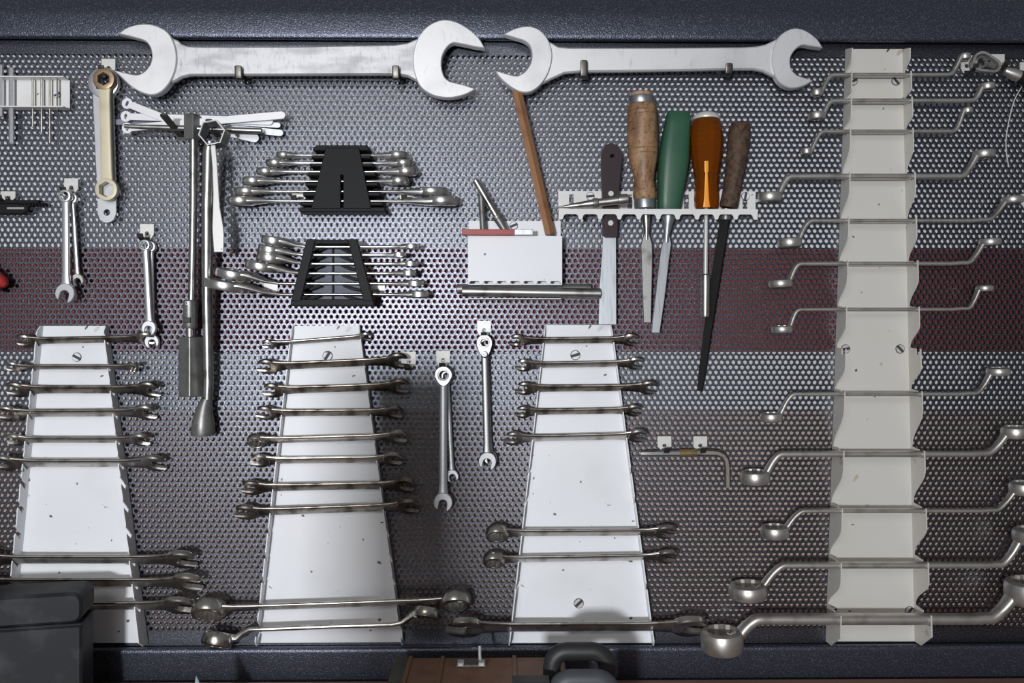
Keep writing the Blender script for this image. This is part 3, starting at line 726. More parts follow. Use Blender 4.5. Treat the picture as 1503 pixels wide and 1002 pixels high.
for (a, b, wd, h, mt, lab, eye) in strips:
    A_, B_ = P(*a, h), P(*b, h); X = B_-A_; L = X.length; f = F(A_, X, Vector((0, -1, 0)).cross(X))
    t = thing('flat_key', f, lab, 'flat key', 'fanned flat keys behind the T-bar')
    r = wd/2
    arc = lambda cx, s, n=8: [(cx+s*r*math.sin(math.pi*k/n), s*r*math.cos(math.pi*k/n)) for k in range(n+1)]
    if eye:
        MB().prism([(6, -r*.8), *[(x, y*.92) for x, y in arc(L-r, 1)][::-1], (6, r*.8)], -.8, .8, .3).build('blade', mt, t)
        O = [(7.5*math.cos(2*math.pi*k/20), 7.8*math.sin(2*math.pi*k/20)) for k in range(20)]
        I = [(2.0*math.cos(2*math.pi*k/20+.0), 4.2*math.sin(2*math.pi*k/20)) for k in range(20)]
        mk = lambda q_, z: [(x, y, z) for x, y in q_]
        MB().rings([mk(O, -1), mk(O, 1), mk(I, 1), mk(I, -1)], closed=True).build('eye', mt, t)
    else:
        MB().prism([(0, -r), *arc(L-r, 1)[::-1], (0, r)], -.8, .8, .3).build('blade', mt, t)
h = 25
f = face(284, 188, h); t = thing('t_bar_wrench', f, 'T-bar socket wrench with sliding cross bar and heavy square socket', 'socket wrench', 'socket wrenches on the long pegs')
g = lambda x, y, hh=h: f.loc(x, y, hh)
MB().tube([g(182, 185), g(230, 186.8), g(284, 188.5), g(340, 190.5), g(385, 192)], [3.0, 3.9, 4.2, 4.2, 4.0], 14, (0, 0, 1), 2, 1).build('cross_bar', DARK, t)
def square(xl, xm, xr, y0, y1, m, c=1.5, b=1.1):          # square bar seen on its ridge: left, ridge and right pixels
    a, q_, b_ = g(xl, y0, h-5), g(xm, y0, h+12), g(xr, y0, h-2); z1 = g(xm, y1).y
    wl, wr = q_.x-a.x, b_.x-q_.x; dl, dr = wr*.95, wl*.95
    V_ = [(q_.x, 16), (a.x, 16-dl), (q_.x+(wr-wl), 16-dl-dr), (b_.x, 16-dr)]
    z_ = -8.0
    out = []
    for i in range(4):
        p0, p, p1 = Vector(V_[i-1]), Vector(V_[i]), Vector(V_[(i+1) % 4])
        out += [p+(p0-p).normalized()*b, p+(p1-p).normalized()*b]
    cx_ = sum(p.x for p in out)/8; cz_ = sum(p.y for p in out)/8
    sc_ = lambda k, y: [(cx_+(p.x-cx_)*k, y, cz_+(p.y-cz_)*k+z_+4) for p in out]
    return m.rings([sc_(.92, a.y), sc_(1, a.y-c), sc_(1, z1+c), sc_(.92, z1)])
square(273.5, 283, 294, 170, 205.5, MB()).build('head', GUN, t, 20)
MB().tube([g(284.3, 205), g(284, 300), g(281.5, 441)], [5.8, 5.6, 5.2], 20, (0, 0, 1)).build('tube', DARK, t)
MB().tube([g(279.4, 440), g(279.4, 442), g(279.3, 478), g(279.2, 482)], [8, 10, 10, 8.5], 20, (0, 0, 1)).build('universal_joint', GUN, t)
MB().tube([g(279.2, 470), g(279.3, 495)], [6, 5.6], 16, (0, 0, 1)).build('drive_end', DARK, t)
p = g(278, 445); m = MB(); m.T = Matrix.Translation((p.x, p.y, p.z)); m.ring(0, 0, 8, 10.8, 2.8, 1.3, 12, .3).build('joint_pin', DARK, t)
p = g(278.5, 470); MB().box(p.x-5, p.x+5, p.y-4, p.y+4, p.z+9, p.z+10.4, .6).build('dark_slot_plate', BLACKSTEEL, t)  # black plate standing in for the shade inside the open window slot
square(263, 278, 296.5, 494, 582, MB()).build('square_socket', GUN, t, 20)
h = 44
hl_ = lambda y: lerp(46, 19, (y-208)/430)
f = face(305, 300, h); t = thing('socket_wrench', f, 'L-shaped tube socket wrench with open hexagon head and flared foot', 'socket wrench', 'socket wrenches on the long pegs')
MB().tube([g2 for g2 in [f.loc(x, y, hl_(y)) for x, y in ((309, 208), (306.5, 222), (304.5, 300), (304, 440), (306, 560), (305, 586))]], [7, 8, 8, 7.2, 7.0, 7.0], 20, (0, 0, 1)).build('tube', DARK, t)
MB().tube([f.loc(x, y, hl_(y)) for x, y in ((303.5, 585), (300, 600), (298.4, 618), (298, 634), (298, 638))], [7.6, 11, 15.5, 17, 16.2], 20, (0, 0, 1)).build('flared_foot', GUN, t)
p = f.loc(311, 194.5, h+18)
m = MB(); hexo = lambda r, z: [(p.x+r*math.cos(math.pi/3*k+.18), p.y+r*math.sin(math.pi/3*k+.18), z) for k in range(6)]
m.rings([hexo(18.5, p.z-26), hexo(18.8, p.z+1), hexo(16.8, p.z+1), hexo(16.3, p.z-24)], closed=True).build('hexagon_socket', GUN, t, 20)
m = MB(); m.rings([hexo(18.9, p.z+.6), hexo(18.9, p.z+1.6), hexo(17.5, p.z+1.6), hexo(17.5, p.z+.6)], closed=True).build('bright_rim', GREYCHROME, t, 20)
h = 56
f = face(318, 300, h)
o = MB().prism([f.loc(x, y, h).xy for x, y in [(309.5, 213), (316.5, 213), (319, 240), (321.5, 285), (323, 305), (328, 333), (329, 345), (328.5, 370), (314.5, 370), (313, 350), (312, 335), (313, 305), (313.5, 285), (312.5, 250)]], -1.5, 1.5, .6)
solo('pry_bar', o, FLATBAR, f, 'bright flat pry bar with widened end, hung against the hexagon socket', 'pry bar')

# ------------------------------------------------------------------ the two boxed wrench sets
def set_wrench(label, group, xl, yl, xr, yr, y, RL, RR, tL, tR, h, tilt=0.0, cl=None, mat=CHROME, al=0, open_right=False):
    f = F(P((xl+xr)/2, y, h), (1, 0, 0), (0, -math.cos(rad(al)), math.sin(rad(al))))
    t = thing('combination_wrench', f, label, 'wrench', group)
    a, b = f.loc(xl, yl, h), f.loc(xr, yr, h); ym = f.loc((xl+xr)/2, y, h)
    ca = Vector((a.x+RL*.95, 0, f.loc(xl, yl, h).z)); cb = Vector((b.x-RR*.95, 0, f.loc(xr, yr, h).z))
    x1 = ca.x+RL*.75; x2 = cb.x-RR*.75
    w0 = 5.0
    pts = [(x1-RL*.3, 0, ca.z), (x1, 0, ca.z*.95), (x1+RL*.45, 0, ca.z*.65), (x1+RL*1.0, 0, ca.z*.25), (x1+RL*1.7, 0, 0), ((x1+x2)/2, 0, 0), (x2-RR*2.3, 0, 0), (x2-RR*1.4, 0, 0), (x2-RR*.7, 0, 0), (x2, 0, 0), (x2+RR*.3, 0, cb.z)]
    MB().tube(pts, [(RL*.85, tL*.46), (RL*.8, tL*.45), (RL*.62, tL*.37), (RL*.46, tL*.24), (w0, 2.3), (w0, 2.2), (w0, 2.3), (RR*.46, tR*.24), (RR*.62, tR*.38), (RR*.8, tR*.45), (RR*.85, tR*.46)], 20, (0, 1, 0), 2.2).build('shaft', mat, t)
    m = MB(); m.T = Matrix.Translation(ca); m.ring(0, 0, -tL/2, tL/2, RL, RL*.66, 12, tL*(.2 if tilt else .36), 48, tilt).build('ring_end', mat, t)
    if open_right:
        m = MB(); m.T = Matrix.Translation(cb); jaw(m, 0, 0, rad(12), RR, -tR/2, tR/2, tR*.18).build('jaw', mat, t)
    else:
        m = MB(); m.T = Matrix.Translation(cb); m.ring(0, 0, -tR/2, tR/2, RR, RR*.66, 12, tR*.36).build('ring_end', mat, t)
G1 = 'wrenches in the closed black holder'
ords = ['topmost', 'second', 'third', 'fourth', 'fifth', 'lowest']
for k, (xl, xr, y, RL, RR, tl_, tr_) in enumerate([(406, 598, 228, 8, 10, 8.5, 9.5), (391, 606, 239.5, 10, 9.5, 10, 9.5), (377, 612, 252, 10, 11, 10, 12), (357, 600, 266, 11, 10, 11.5, 11), (346, 656, 281, 12, 15, 12.5, 13), (335, 672, 295, 14, 16, 14.5, 16)]):
    set_wrench(ords[k]+' chrome wrench in the solid-fronted black holder', G1, xl, y-.5, xr, y-.5, y, RL*1.45, RR*1.45, tl_*(1.12 if k < 4 else .99), tr_*(1.12 if k < 4 else .93), 25, al=-9)
f = face(502, 262, 0); t = thing('wrench_holder', f, 'black plastic wrench holder with solid tapered front and central slit', 'wrench holder', 'black wrench holders')
g = lambda x, y, hh: f.loc(x, y, hh).xy
m = MB(); m.prism([g(*p, 34) for p in ((478, 217), (527, 217), (545, 306), (504, 306), (504, 257), (500, 257), (500, 306), (457, 306))], 32.5, 35, .8)
m.build('front_cover', BPLAST, t)
m = MB(); m.prism([g(443, 306, 20), g(567, 306, 20), g(567, 313, 20), g(443, 313, 20)], 2, 33, 1.0); m.prism([g(466, 216, 20), g(541, 216, 20), g(541, 220.5, 20), g(466, 220.5, 20)], 3, 33, .8)
m.build('frame_bar', BPLAST, t)
for i, y in enumerate((222.5, 234, 245.5, 259, 273.5, 288, 302)):
    u = (y-217)/90
    for (xa, xb) in ((lerp(465, 445, u), lerp(484, 463, u)), (lerp(521, 540, u), lerp(543, 566, u))):
        MB().prism([g(xa, y-2.6, 14), g(xb, y-2.6, 14), g(xb, y+2.6, 14), g(xa, y+2.6, 14)], 2, 33, 1.2).build('divider', BPLAST, t)
for s, (a, b) in enumerate((((470, 216), (449, 312)), ((537, 216), (561, 312)))):
    MB().prism([g(a[0]-3, a[1], 4), g(a[0]+3, a[1], 4), g(b[0]+3, b[1], 4), g(b[0]-3, b[1], 4)], 2, 7).build('side_spine', BPLAST, t)
hook(439, 287, 'pale hook plate under the solid-fronted holder, nearer the pry bar', reach=32, top=7, low=11)
hook(597, 287, 'pale hook plate under the solid-fronted holder, nearer the copper bar', reach=32, top=7, low=11)
G2 = 'wrenches in the open black holder'
for k, (xl, yl, xr, y, RL, RR, tl_, tr_) in enumerate([(385, 353.5, 615, 362, 18, 12, 12, 7), (380, 367, 596, 374, 18, 11, 12, 7.5), (378, 378.5, 614, 387, 20, 12, 11.5, 8), (362, 391, 611, 401, 23, 12, 12, 9), (319, 402.5, 622, 416, 26, 14, 12, 9), (303, 418.5, 629, 432, 31, 15, 13, 10)]):
    set_wrench(ords[k]+' ratchet wrench in the open-framed black holder', G2, xl, yl, xr, y-.5, y, RL, RR, tl_, tr_, 34, rad(11), al=-5, open_right=True)
f = face(488, 400, 0); t = thing('wrench_holder', f, 'black plastic wrench holder with open frame and slanted ribs', 'wrench holder', 'black wrench holders')
hF = 46
for q4 in ([(450, 351), (463.5, 351), (441.5, 442), (427, 442)], [(510, 351), (524, 351), (548, 442), (533.5, 442)]):
    MB().prism([g(x, y, hF) for x, y in q4], 42, hF+1, 1).build('frame_bar', BPLAST, t)
for q4 in ([(462, 351.5), (512, 351.5), (512, 357.5), (461, 357.5)], [(427, 439), (548, 439), (549, 448.5), (426, 448.5)]):
    MB().prism([g(x, y, hF) for x, y in q4], 20, hF, 1).build('frame_bar', BPLAST, t)
MB().prism([g(464, 353, 6), g(511, 353, 6), g(536, 444, 6), g(441, 444, 6)], 2, 6).build('back_panel', BLUEP, t)
MB().prism([g(487, 355, 10), g(489.5, 355, 10), g(489.5, 443, 10), g(487, 443, 10)], 6, 10).build('centre_rib', BPLAST, t)
for y in (369, 381.5, 395, 409.5, 425, 440):
    u = (y-351)/91
    xa, xb = lerp(462, 441, u), lerp(512, 534, u)
    wd = lerp(16, 27, u)
    MB().prism([g(xa, y, 20), g(xa+wd, y-7.5, 20), g(xa+wd+2, y-4.5, 20), g(xa+wd*.5, y+1, 20), g(xa, y+3, 20)], 6, 21, .6).build('rib', BPLAST, t)
    MB().prism([g(xb, y, 20), g(xb-wd, y-7.5, 20), g(xb-wd-2, y-4.5, 20), g(xb-wd*.5, y+1, 20), g(xb, y+3, 20)], 6, 21, .6).build('rib', BPLAST, t)
hook(398, 423, 'pale hook plate under the open-framed holder, nearer the T-bar', reach=36, top=7, low=11)
hook(555, 423, 'pale hook plate under the open-framed holder, nearer the long steel rods', reach=36, top=7, low=11)

# ------------------------------------------------------------------ white punch box with shelf
f = face(755, 380, 0); t = thing('punch_box', f, 'white sheet metal box and shelf holding punches and rods', 'tool holder')
g = lambda x, y, hh: f.loc(x, y, hh)
a, b = g(688, 324, 2), g(823, 436, 2)
MB().box(a.x, b.x, b.y, a.y, .5, 2).build('back_plate', WHITE, t)
hq = 36
A1, B1 = g(687, 346, hq), g(825, 417.5, hq)
pts = [(A1.x, A1.y), (A1.x, B1.y)]
n = 7; wd = (B1.x-A1.x)/n
for k in range(n):
    xx = A1.x+k*wd
    pts += [(xx+1.5, B1.y), (xx+1.5, B1.y+2), (xx+4, B1.y+5.2), (xx+wd-4, B1.y+5.2), (xx+wd-1.5, B1.y+2), (xx+wd-1.5, B1.y)]
pts += [(B1.x, B1.y), (B1.x, A1.y)]
MB().prism(pts, hq-1.5, hq).build('front_plate', WHITE, t)
MB().box(A1.x, B1.x, B1.y-.2, B1.y+1.1, 2, hq-2.5).build('floor_plate', WHITE, t)
for x in (A1.x, B1.x-1.3): MB().prism([(0, 0), (1, 0)] and [(x, A1.y), (x+1.3, A1.y), (x+1.3, B1.y+1.2), (x, B1.y+1.2)], 2, hq-1.5).build('side_plate', WHITE, t)
s0 = g(755, 437.5, 40).y
MB().box(a.x, g(824, 437, 40).x, s0-1.2, s0, 1, 40).build('shelf', WHITE, t)
p = g(754, 331, 2); screw(t, p.x, p.y, 2, 5.5, .4, WHITE)
def rod(name, label, cat, group, a, b, ha, hb, rr, mat, n=16, parts=None, e=2.0, cap=.8, side=(0, 0, 1), ang=35):
    A_, B_ = P(*a, ha), P(*b, hb); X = B_-A_; L = X.length
    f = F(A_, X, Vector((0, -1, 0)).cross(X))
    if parts is None:
        k = len(rr) if isinstance(rr, list) else 2
        return solo(name, MB().tube([(L*i/(k-1), 0, 0) for i in range(k)], rr, n, side, e, cap), mat, f, label, cat, group, ang)
    t = thing(name, f, label, cat, group)
    for (pn, x0, x1, r_, m_) in parts:
        k = len(r_)
        MB().tube([(lerp(x0, x1, i/(k-1))*L, 0, 0) for i in range(k)], r_, n, side, e, cap).build(pn, m_, t, ang)
    return t
GB = 'punches and rods in the white box'
rod('copper_bar', 'copper coloured hexagonal bar leaning out of the white box', 'bar', GB, (758.5, 133), (811, 360), 26, 20, [7.8, 7.8], COPPER, 6, [('bar', 0, .93, [7.8, 7.8], COPPER), ('tip', .92, 1, [6.5, 6.2], DARK)], side=(0, 1, 0), ang=20)
rod('punch', 'short black punch standing in the white box beside the tilted one', 'punch', GB, (706, 285), (710, 356), 16, 20, [4.3, 4.5], GUN)
rod('punch', 'bright punch with black collar tilting out of the white box', 'punch', GB, (697.5, 264), (748, 350), 26, 24, None, None, 16,
    [('shank', 0, .62, [4.6, 4.6, 4.6], WORN), ('collar', .60, .67, [7, 7.4, 7], GUN), ('taper', .66, 1, [6.5, 3.5], GUN)])
f = face(730, 341, 42); t = thing('flat_file', f, 'flat bar painted red with bare grey tip, lying on the rim of the white box', 'file', GB)
g3 = lambda x, y: f.loc(x, y, 42).xy
hz = -6.0
MB().prism([g3(678, 336.5), g3(755, 336.5), g3(755, 345), g3(678, 345)], -7, 3, .5).build('painted_bar', RED, t)
MB().prism([g3(755, 336.5), g3(782, 336.5), g3(782, 345), g3(755, 345)], -7, 3, .5).build('bare_tip', BLADE, t)
rod('steel_rod', 'bright steel rod lying along the front of the shelf under the white box', 'rod', 'steel rods on the shelf', (678, 427.5), (882, 430.5), 32, 32, [7.2, 7.2], DARK, 20, None, 2, 1)
rod('steel_rod', 'black rod lying behind the bright rod on the shelf', 'rod', 'steel rods on the shelf', (670, 424), (868, 424), 14, 14, [7.0, 7.4], GUN, 20, None, 2, 1)

# ------------------------------------------------------------------ slotted tool holder and hand tools
f = face(965, 300, 0); t = thing('tool_holder', f, 'white slotted tool holder carrying the chisels, screwdriver and file', 'tool holder')
g = lambda x, y, hh: f.loc(x, y, hh)
hb, hf_ = 2.0, 46.0
yb_ = g(965, 309, 2).y; yt_ = g(965, 280.5, 2).y
segs = [819.5, 835.5, 842, 921, 928, 1004, 1011, 1090, 1097, 1109]      # columns; vertical slots between pairs
xs = [g(x, 300, 2).x for x in segs]
m = MB()
for k in range(0, len(xs), 2): m.box(xs[k], xs[k+1], yb_, yt_, .5, 2)
for k in range(1, len(xs)-1, 2):
    m.box(xs[k]-.01, xs[k+1]+.01, yt_-5, yt_, .5, 2); m.box(xs[k]-.01, xs[k+1]+.01, yb_, yb_+3, .5, 2)
m.build('back_plate', HOLDER, t)
ys = g(965, 307.5, hf_).y
xa, xb = g(820, 310, hf_).x, g(1112, 310, hf_).x
m = MB(); N_ = 10; pitch = (xb-xa-7)/N_
comb_ = [(xa, ys+.8), (xa, ys-14)]
for k in range(N_):
    c0 = xa+k*pitch+7; c1 = xa+(k+1)*pitch
    comb_ += [(c0-2, ys-14), (c0-.5, ys-12), (c0, ys-9), (c0+2.5, ys-6.5), (c1-2.5, ys-6.5), (c1, ys-9), (c1+.5, ys-12), (c1+2, ys-14)]
comb_ += [(xb, ys-14), (xb, ys+.8)]
m.prism(comb_, hf_-1.6, hf_); m.build('front_lip', HOLDER, t)
m = MB(); m.box(xa, xb, ys-.8, ys+.8, 2, 9); m.box(xa, xb, ys-.8, ys+.8, 41, hf_-1)
for k in range(N_+1):
    if k != 9: m.box(xa+k*pitch, xa+k*pitch+7, ys-.8, ys+.8, 8.9, 41.1)
m.build('shelf', HOLDER, t)
for (x, y, a) in ((866.5, 288, .1), (1094, 288, 1.4)):
    p = g(x, y, 2); screw(t, p.x, p.y, 2, 5.5, a, WHITE)
HT = 'hand tools in the slotted holder'
h = 25
def lathe_px(f, h, prof, mat, name, t, n=24, e=2.0, flat=1.0, ang=35):      # prof: (x centre px, y px, radius)
    pts = [f.loc(x, y, h(y) if callable(h) else h) for x, y, r in prof]
    MB().tube(pts, [(r, r*flat) for x, y, r in prof], n, (1, 0, 0), e).build(name, mat, t, ang)
# putty knife
f = face(896, 300, h); t = thing('putty_knife', f, 'putty knife with dark riveted handle and wide grey blade', 'putty knife', HT)
q = lambda x, y: f.loc(x, y, h).xy
hp = [(882.5, 232), (883.5, 222), (888, 214), (896.5, 211), (905, 214), (910.5, 222), (911.5, 232), (909, 262), (906, 300), (905, 347), (902, 349), (888, 349), (884.5, 346), (884, 300), (883, 262)]
hl = q(898, 231)
m = MB(); m.holed([q(*p) for p in hp], hl.x, hl.y, 3.8, -6, 6); m.build('handle', KHANDLE, t)
MB().prism([q(*p) for p in [(885, 345), (904, 345), (904.5, 476), (878.5, 476), (880, 420), (884, 370)]], -.8, .8, .2).build('blade', BLADE, t)
for (x, y) in ((896, 285), (895.5, 328)):
    c = q(x, y); m = MB(); m.T = Matrix.Translation((c.x, c.y, 5.6)); m.prism([(4*math.cos(k*math.pi/8), 4*math.sin(k*math.pi/8)) for k in range(16)], 0, 1.2, .4).build('rivet', SCREWM, t)
# wooden chisel
f = face(945, 300, h); t = thing('chisel', f, 'chisel with turned ash handle, steel hoop and dull blade', 'chisel', HT)
lathe_px(f, h, [(941, 135.5, 12), (941, 137, 15), (941.2, 145, 15.5)], WOODTOP, 'struck_end', t)
lathe_px(f, h, [(941, 142.5, 18), (941, 144, 18.8), (941.5, 153, 18.8), (941.5, 154.5, 18)], BLADE, 'hoop', t)
pr = [(942, 154, 18), (942, 157, 20.6), (942.2, 163, 21.4), (942.3, 164, 20.6), (942.3, 165, 21.6), (942.4, 169, 21.6), (942.4, 170, 20.8), (942.5, 171, 21.6), (943, 200, 22), (943.4, 219, 21.6), (943.5, 220, 20.6), (943.5, 221, 21.6), (943.6, 226, 21.4), (943.6, 227, 20.4), (943.7, 228, 21), (944, 236, 20), (944.8, 252, 16.2), (945.3, 264, 14.4), (945.6, 274, 15.2), (946, 284, 16.8), (946.2, 291, 16.2), (946.3, 294, 14)]
lathe_px(f, h, pr, WOOD, 'handle', t)
lathe_px(f, h, [(946.4, 293, 15), (946.4, 295, 15.6), (946.8, 306, 15.2), (946.8, 307, 14)], BLADE, 'ferrule', t)
def chisel_blade(f, t, pts, neck, mat):
    lathe_px(f, h, neck, mat, 'neck', t, 16)
    q = lambda x, y: f.loc(x, y, h).xy
    MB().prism([q(*p) for p in pts], -2.6, 2.6, 1.0).build('blade', mat, t)
chisel_blade(f, t, [(944.5, 343), (952.5, 343), (957, 358), (957.5, 380), (955, 474), (944, 474), (941, 390), (940, 360)], [(948, 307, 6), (948.5, 320, 6.2), (949, 338, 4.2), (948.7, 352, 3.4)], DARK)
# green chisel
f = face(990, 250, h); t = thing('chisel', f, 'chisel with moulded green handle, leaning between the ash and amber handles', 'chisel', HT)
q = lambda x, y: f.loc(x, y, h).xy
gp = [(996, 166, 15.5, 11), (995.8, 168.5, 17, 13), (994, 185, 18.5, 15), (991, 210, 20.5, 17), (988.5, 235, 21.5, 18), (985.5, 265, 20, 17), (983, 290, 17.5, 15), (981.5, 306.5, 16, 14), (981, 317, 10, 10)]
MB().tube([f.loc(x, y, h) for x, y, a, b in gp], [(a, b) for x, y, a, b in gp], 20, (1, 0, 0), 3.4).build('handle', GREEN, t)
lathe_px(f, h, [(981, 316.5, 10), (981, 319.5, 10.2), (980, 330, 7), (978.5, 345, 4.2), (978, 356, 4)], BLADE, 'ferrule', t)
MB().prism([q(*p) for p in [(975, 346), (982.5, 346), (985, 358), (983, 372), (975, 440), (968, 489), (955.5, 488.5), (961, 440), (967.5, 380), (970.5, 362)]], -2.4, 2.4, .9).build('blade', BLADE, t)
# amber screwdriver
f = face(1037, 250, h); t = thing('screwdriver', f, 'screwdriver with clear amber handle and pale domed cap', 'screwdriver', HT)
pr = [(1036.5, 175.8, 15), (1036.5, 177, 18.6), (1036.5, 180, 19.8), (1036.6, 186, 22), (1036.7, 200, 23.3), (1036.8, 214, 23.2), (1036.8, 232, 21.4), (1036.9, 250, 18.6), (1036.9, 262, 17), (1036.9, 275, 16.8), (1036.9, 290, 17.6), (1036.9, 302, 17), (1036.9, 306.5, 15)]
lathe_px(f, h, pr, AMBER, 'handle', t, 12, 2, 1, 20)
lathe_px(f, h, [(1036.5, 165, 6), (1036.5, 166.5, 13), (1036.5, 170, 18), (1036.5, 174, 19.8), (1036.5, 176, 19.4)], ZINC, 'cap', t)
MB().tube([f.loc(1036.8+.018*k_, y, h+r_-.6) for k_, y, r_ in ((0, 236, 20.6), (1, 251, 18.2), (2, 254, 17.9), (3, 263, 16.7), (4, 276, 16.6), (5, 290, 17.4), (6, 304, 16.4))], [(2.9, 1), (2.9, 1), (1.6, 1), (2.2, 1), (2.8, 1), (3.4, 1), (5, 1)], 12, (1, 0, 0), 4).build('tang_glow', TANG_GLOW, t)  # strip on the handle's front surface carrying the painted glow
lathe_px(f, h, [(1036.5, 306, 3.1), (1035.5, 404, 3.1)], SCREWM, 'shank', t, 14)
lathe_px(f, h, [(1035.5, 402, 4.6), (1035.5, 404, 6.2), (1035.2, 462, 6.2), (1035.2, 465, 5.5)], WORN, 'sleeve', t, 16)
# file
f = face(1070, 300, h); t = thing('file', f, 'long black tapered file with worn dark brown wooden handle', 'file', HT)
hfile = lambda y: float(np.interp(y, [180, 307, 400, 480, 574], [26, 21, 12.5, 9.5, 8]))
pr = [(1086.5, 179.5, 8), (1086.5, 181.5, 12.5), (1086, 187, 15.4), (1084.5, 200, 16), (1082.5, 222, 15.6), (1079.5, 245, 14.6), (1076.5, 265, 13.2), (1073, 285, 13), (1070, 300, 13.4), (1068.8, 305, 12.5)]
lathe_px(f, hfile, pr, DWOOD, 'handle', t)
lathe_px(f, hfile, [(1066, 306, 7.5), (1065, 322, 8.0)], GUN, 'collar', t, 16)
MB().tube([*[f.loc(x, y, hfile(y)) for x, y in ((1065, 316), (1052, 400), (1040, 480), (1031, 545), (1027, 574))]], [(9.5, 3.6), (9.5, 3.6), (8.5, 3.4), (7, 3.2), (5, 3)], 4, (.8, 0, .6), 2).build('blade', BLACKSTEEL, t, 20)
rod('tapered_reamer', 'grey tapered spike with collar lying across the slotted holder in front of the putty knife', 'spike', HT, (819, 304.5), (922, 292), 48, 50, None, None, 16,
    [('point', 0, .5, [1.2, 3.6, 5.6], DARK), ('collar', .49, .58, [6.6, 7.0, 6.6], GUN), ('shank', .57, .86, [5.6, 6.4], DARK), ('end', .85, 1.0, [7.4, 7.8, 7.4], DARK)])

# ------------------------------------------------------------------ bent hex key on two hooks
hook(975, 649, 'pale hook plate above the dark end of the bent hex key', top=9, low=12, reach=20)
hook(1027.5, 649, 'pale hook plate above the taped part of the bent hex key', top=9, low=12, reach=20)
h = 12; f = face(1000, 665, h); t = thing('hex_key', f, 'long bent hex key with yellow-brown tape, resting on two hooks', 'hex key')
q = lambda x, y: f.loc(x, y, h)
MB().tube([q(*p) for p in [(1018, 664), (1045, 664), (1054, 665), (1061, 668.5), (1065.5, 675), (1067, 684), (1067.5, 715)]], 4.7, 6, (0, 0, 1)).build('short_arm', KEYM, t, 20)
MB().tube([q(997, 664.3), q(1023, 664)], 5.3, 10, (0, 0, 1), 2, .5).build('tape', TAPE, t)
MB().tube([q(940, 665), q(946, 665), q(975, 664.6), q(999, 664.3)], [2.6, 4.0, 4.4, 4.6], 6, (0, 0, 1)).build('long_arm', GUN, t, 20)

# ------------------------------------------------------------------ top corner beyond the cream rack
hook(1418, 93, 'pale hook plate beside the tip of the topmost ring spanner', w_=17, top=11, low=15, reach=26)
hook(1463, 89, 'pale hook plate behind the far end of the oval ring', w_=21, top=9, low=13, reach=26)
h = 22; f = face(1448, 93, h); t = thing('oval_ring_wrench', f, 'short oval steel wrench with two openings hung in the corner beyond the cream rack', 'wrench')
def hull(c1, r1, c2, r2, n=40):
    out = []
    d = (Vector(c2)-Vector(c1)); L = d.length; a0 = math.atan2(d.y, d.x); b = math.acos((r1-r2)/L)
    for k in range(n//2+1): a = a0+b+(2*math.pi-2*b)*k/(n//2); out.append((c1[0]+r1*math.cos(a), c1[1]+r1*math.sin(a)))
    for k in range(n//2+1): a = a0-b+(2*b)*k/(n//2); out.append((c2[0]+r2*math.cos(a), c2[1]+r2*math.sin(a)))
    return out
c1, c2 = f.loc(1440.5, 91, h).xy, f.loc(1457, 97, h).xy
O, I = hull(c1, 14.5, c2, 10.5), hull(c1, 11, c2, 7)
mk = lambda q_, z: [(x, y, z) for x, y in q_]
MB().rings([mk(O, -4), mk(O, 4), mk(I, 4), mk(I, -4)], closed=True).build('frame', SPANNER, t)
m = MB(); m.T = Matrix.Translation((c1.x, c1.y, 0)); m.ring(0, 0, -4, 2, 9.5, 6, 12, .8).build('ratchet_gear', DARK, t)
m = MB(); m.T = Matrix.Translation((c2.x, c2.y, 0)) @ Matrix.Rotation(-.3, 4, 'Z'); m.box(-8, 5, -4, 4, -4, 1, 1).build('pawl', DARK, t)
hook(1506, 99, 'pale hook plate at the panel edge above the black handle', w_=20, top=7, low=11, reach=18)
rod('screwdriver', 'black handled screwdriver with steel collar hung at the panel edge', 'screwdriver', None, (1474, 103), (1560, 138), 20, 20, None, None, 16,
    [('collar', 0, .26, [5, 8, 8.5], SPANNER), ('handle', .25, 1, [9, 10, 10, 9], BPLAST)])
f = face(1485, 180, 6)
pts = crom([(*f.loc(x, y, 6).xy, 0) for x, y in [(1506, 120), (1500, 127), (1489, 147), (1482, 172), (1477, 200), (1477, 222), (1480, 242)]], 5)
solo('wire', MB().tube(pts, .8, 6, (0, 0, 1)), ZINC, f, 'thin curved wire hanging below the black handled screwdriver', 'wire')
hook(1508, 294, 'pale hook tab at the panel edge beside the fifth ring spanner', top=9, low=13, reach=18)

# ------------------------------------------------------------------ things standing on the bench
def bench_frame(px, h): 
    p = P(px, 900, h); return F((p.x, p.y, bt))
# toolbox
def rbox(m, x0, x1, y0, y1, z0, z1, r, c):
    pts = []
    for cx, cy, a0 in ((x1-r, y1-r, 0), (x0+r, y1-r, 90), (x0+r, y0+r, 180), (x1-r, y0+r, 270)):
        for k in range(5):
            a = rad(a0+k*22.5); pts.append((cx+r*math.cos(a), cy+r*math.sin(a)))
    return m.prism(pts, z0, z1, c)
p = P(120, 900, 130); ca_, sa_ = math.cos(rad(12)), math.sin(rad(12))
f = F((p.x, p.y, bt), (ca_, sa_, 0)); t = thing('toolbox', f, 'scuffed black plastic toolbox standing on the bench before a white rack', 'toolbox')
zt = P(60, 853, 80).z-bt; zs = P(60, 919, 138).z-bt
rbox(MB(), -330, 1, zs+1.5, zt, -62, 1, 13, 4).build('lid', TOOLBOX, t)
rbox(MB(), -327, 0, 0, zs-1, -60, 0, 4, 3).build('body', TOOLBOX, t)
MB().box(-329, 1, zs-1, zs+2, -61, 2.0, 1).build('seam_rim', TOOLBOX, t)
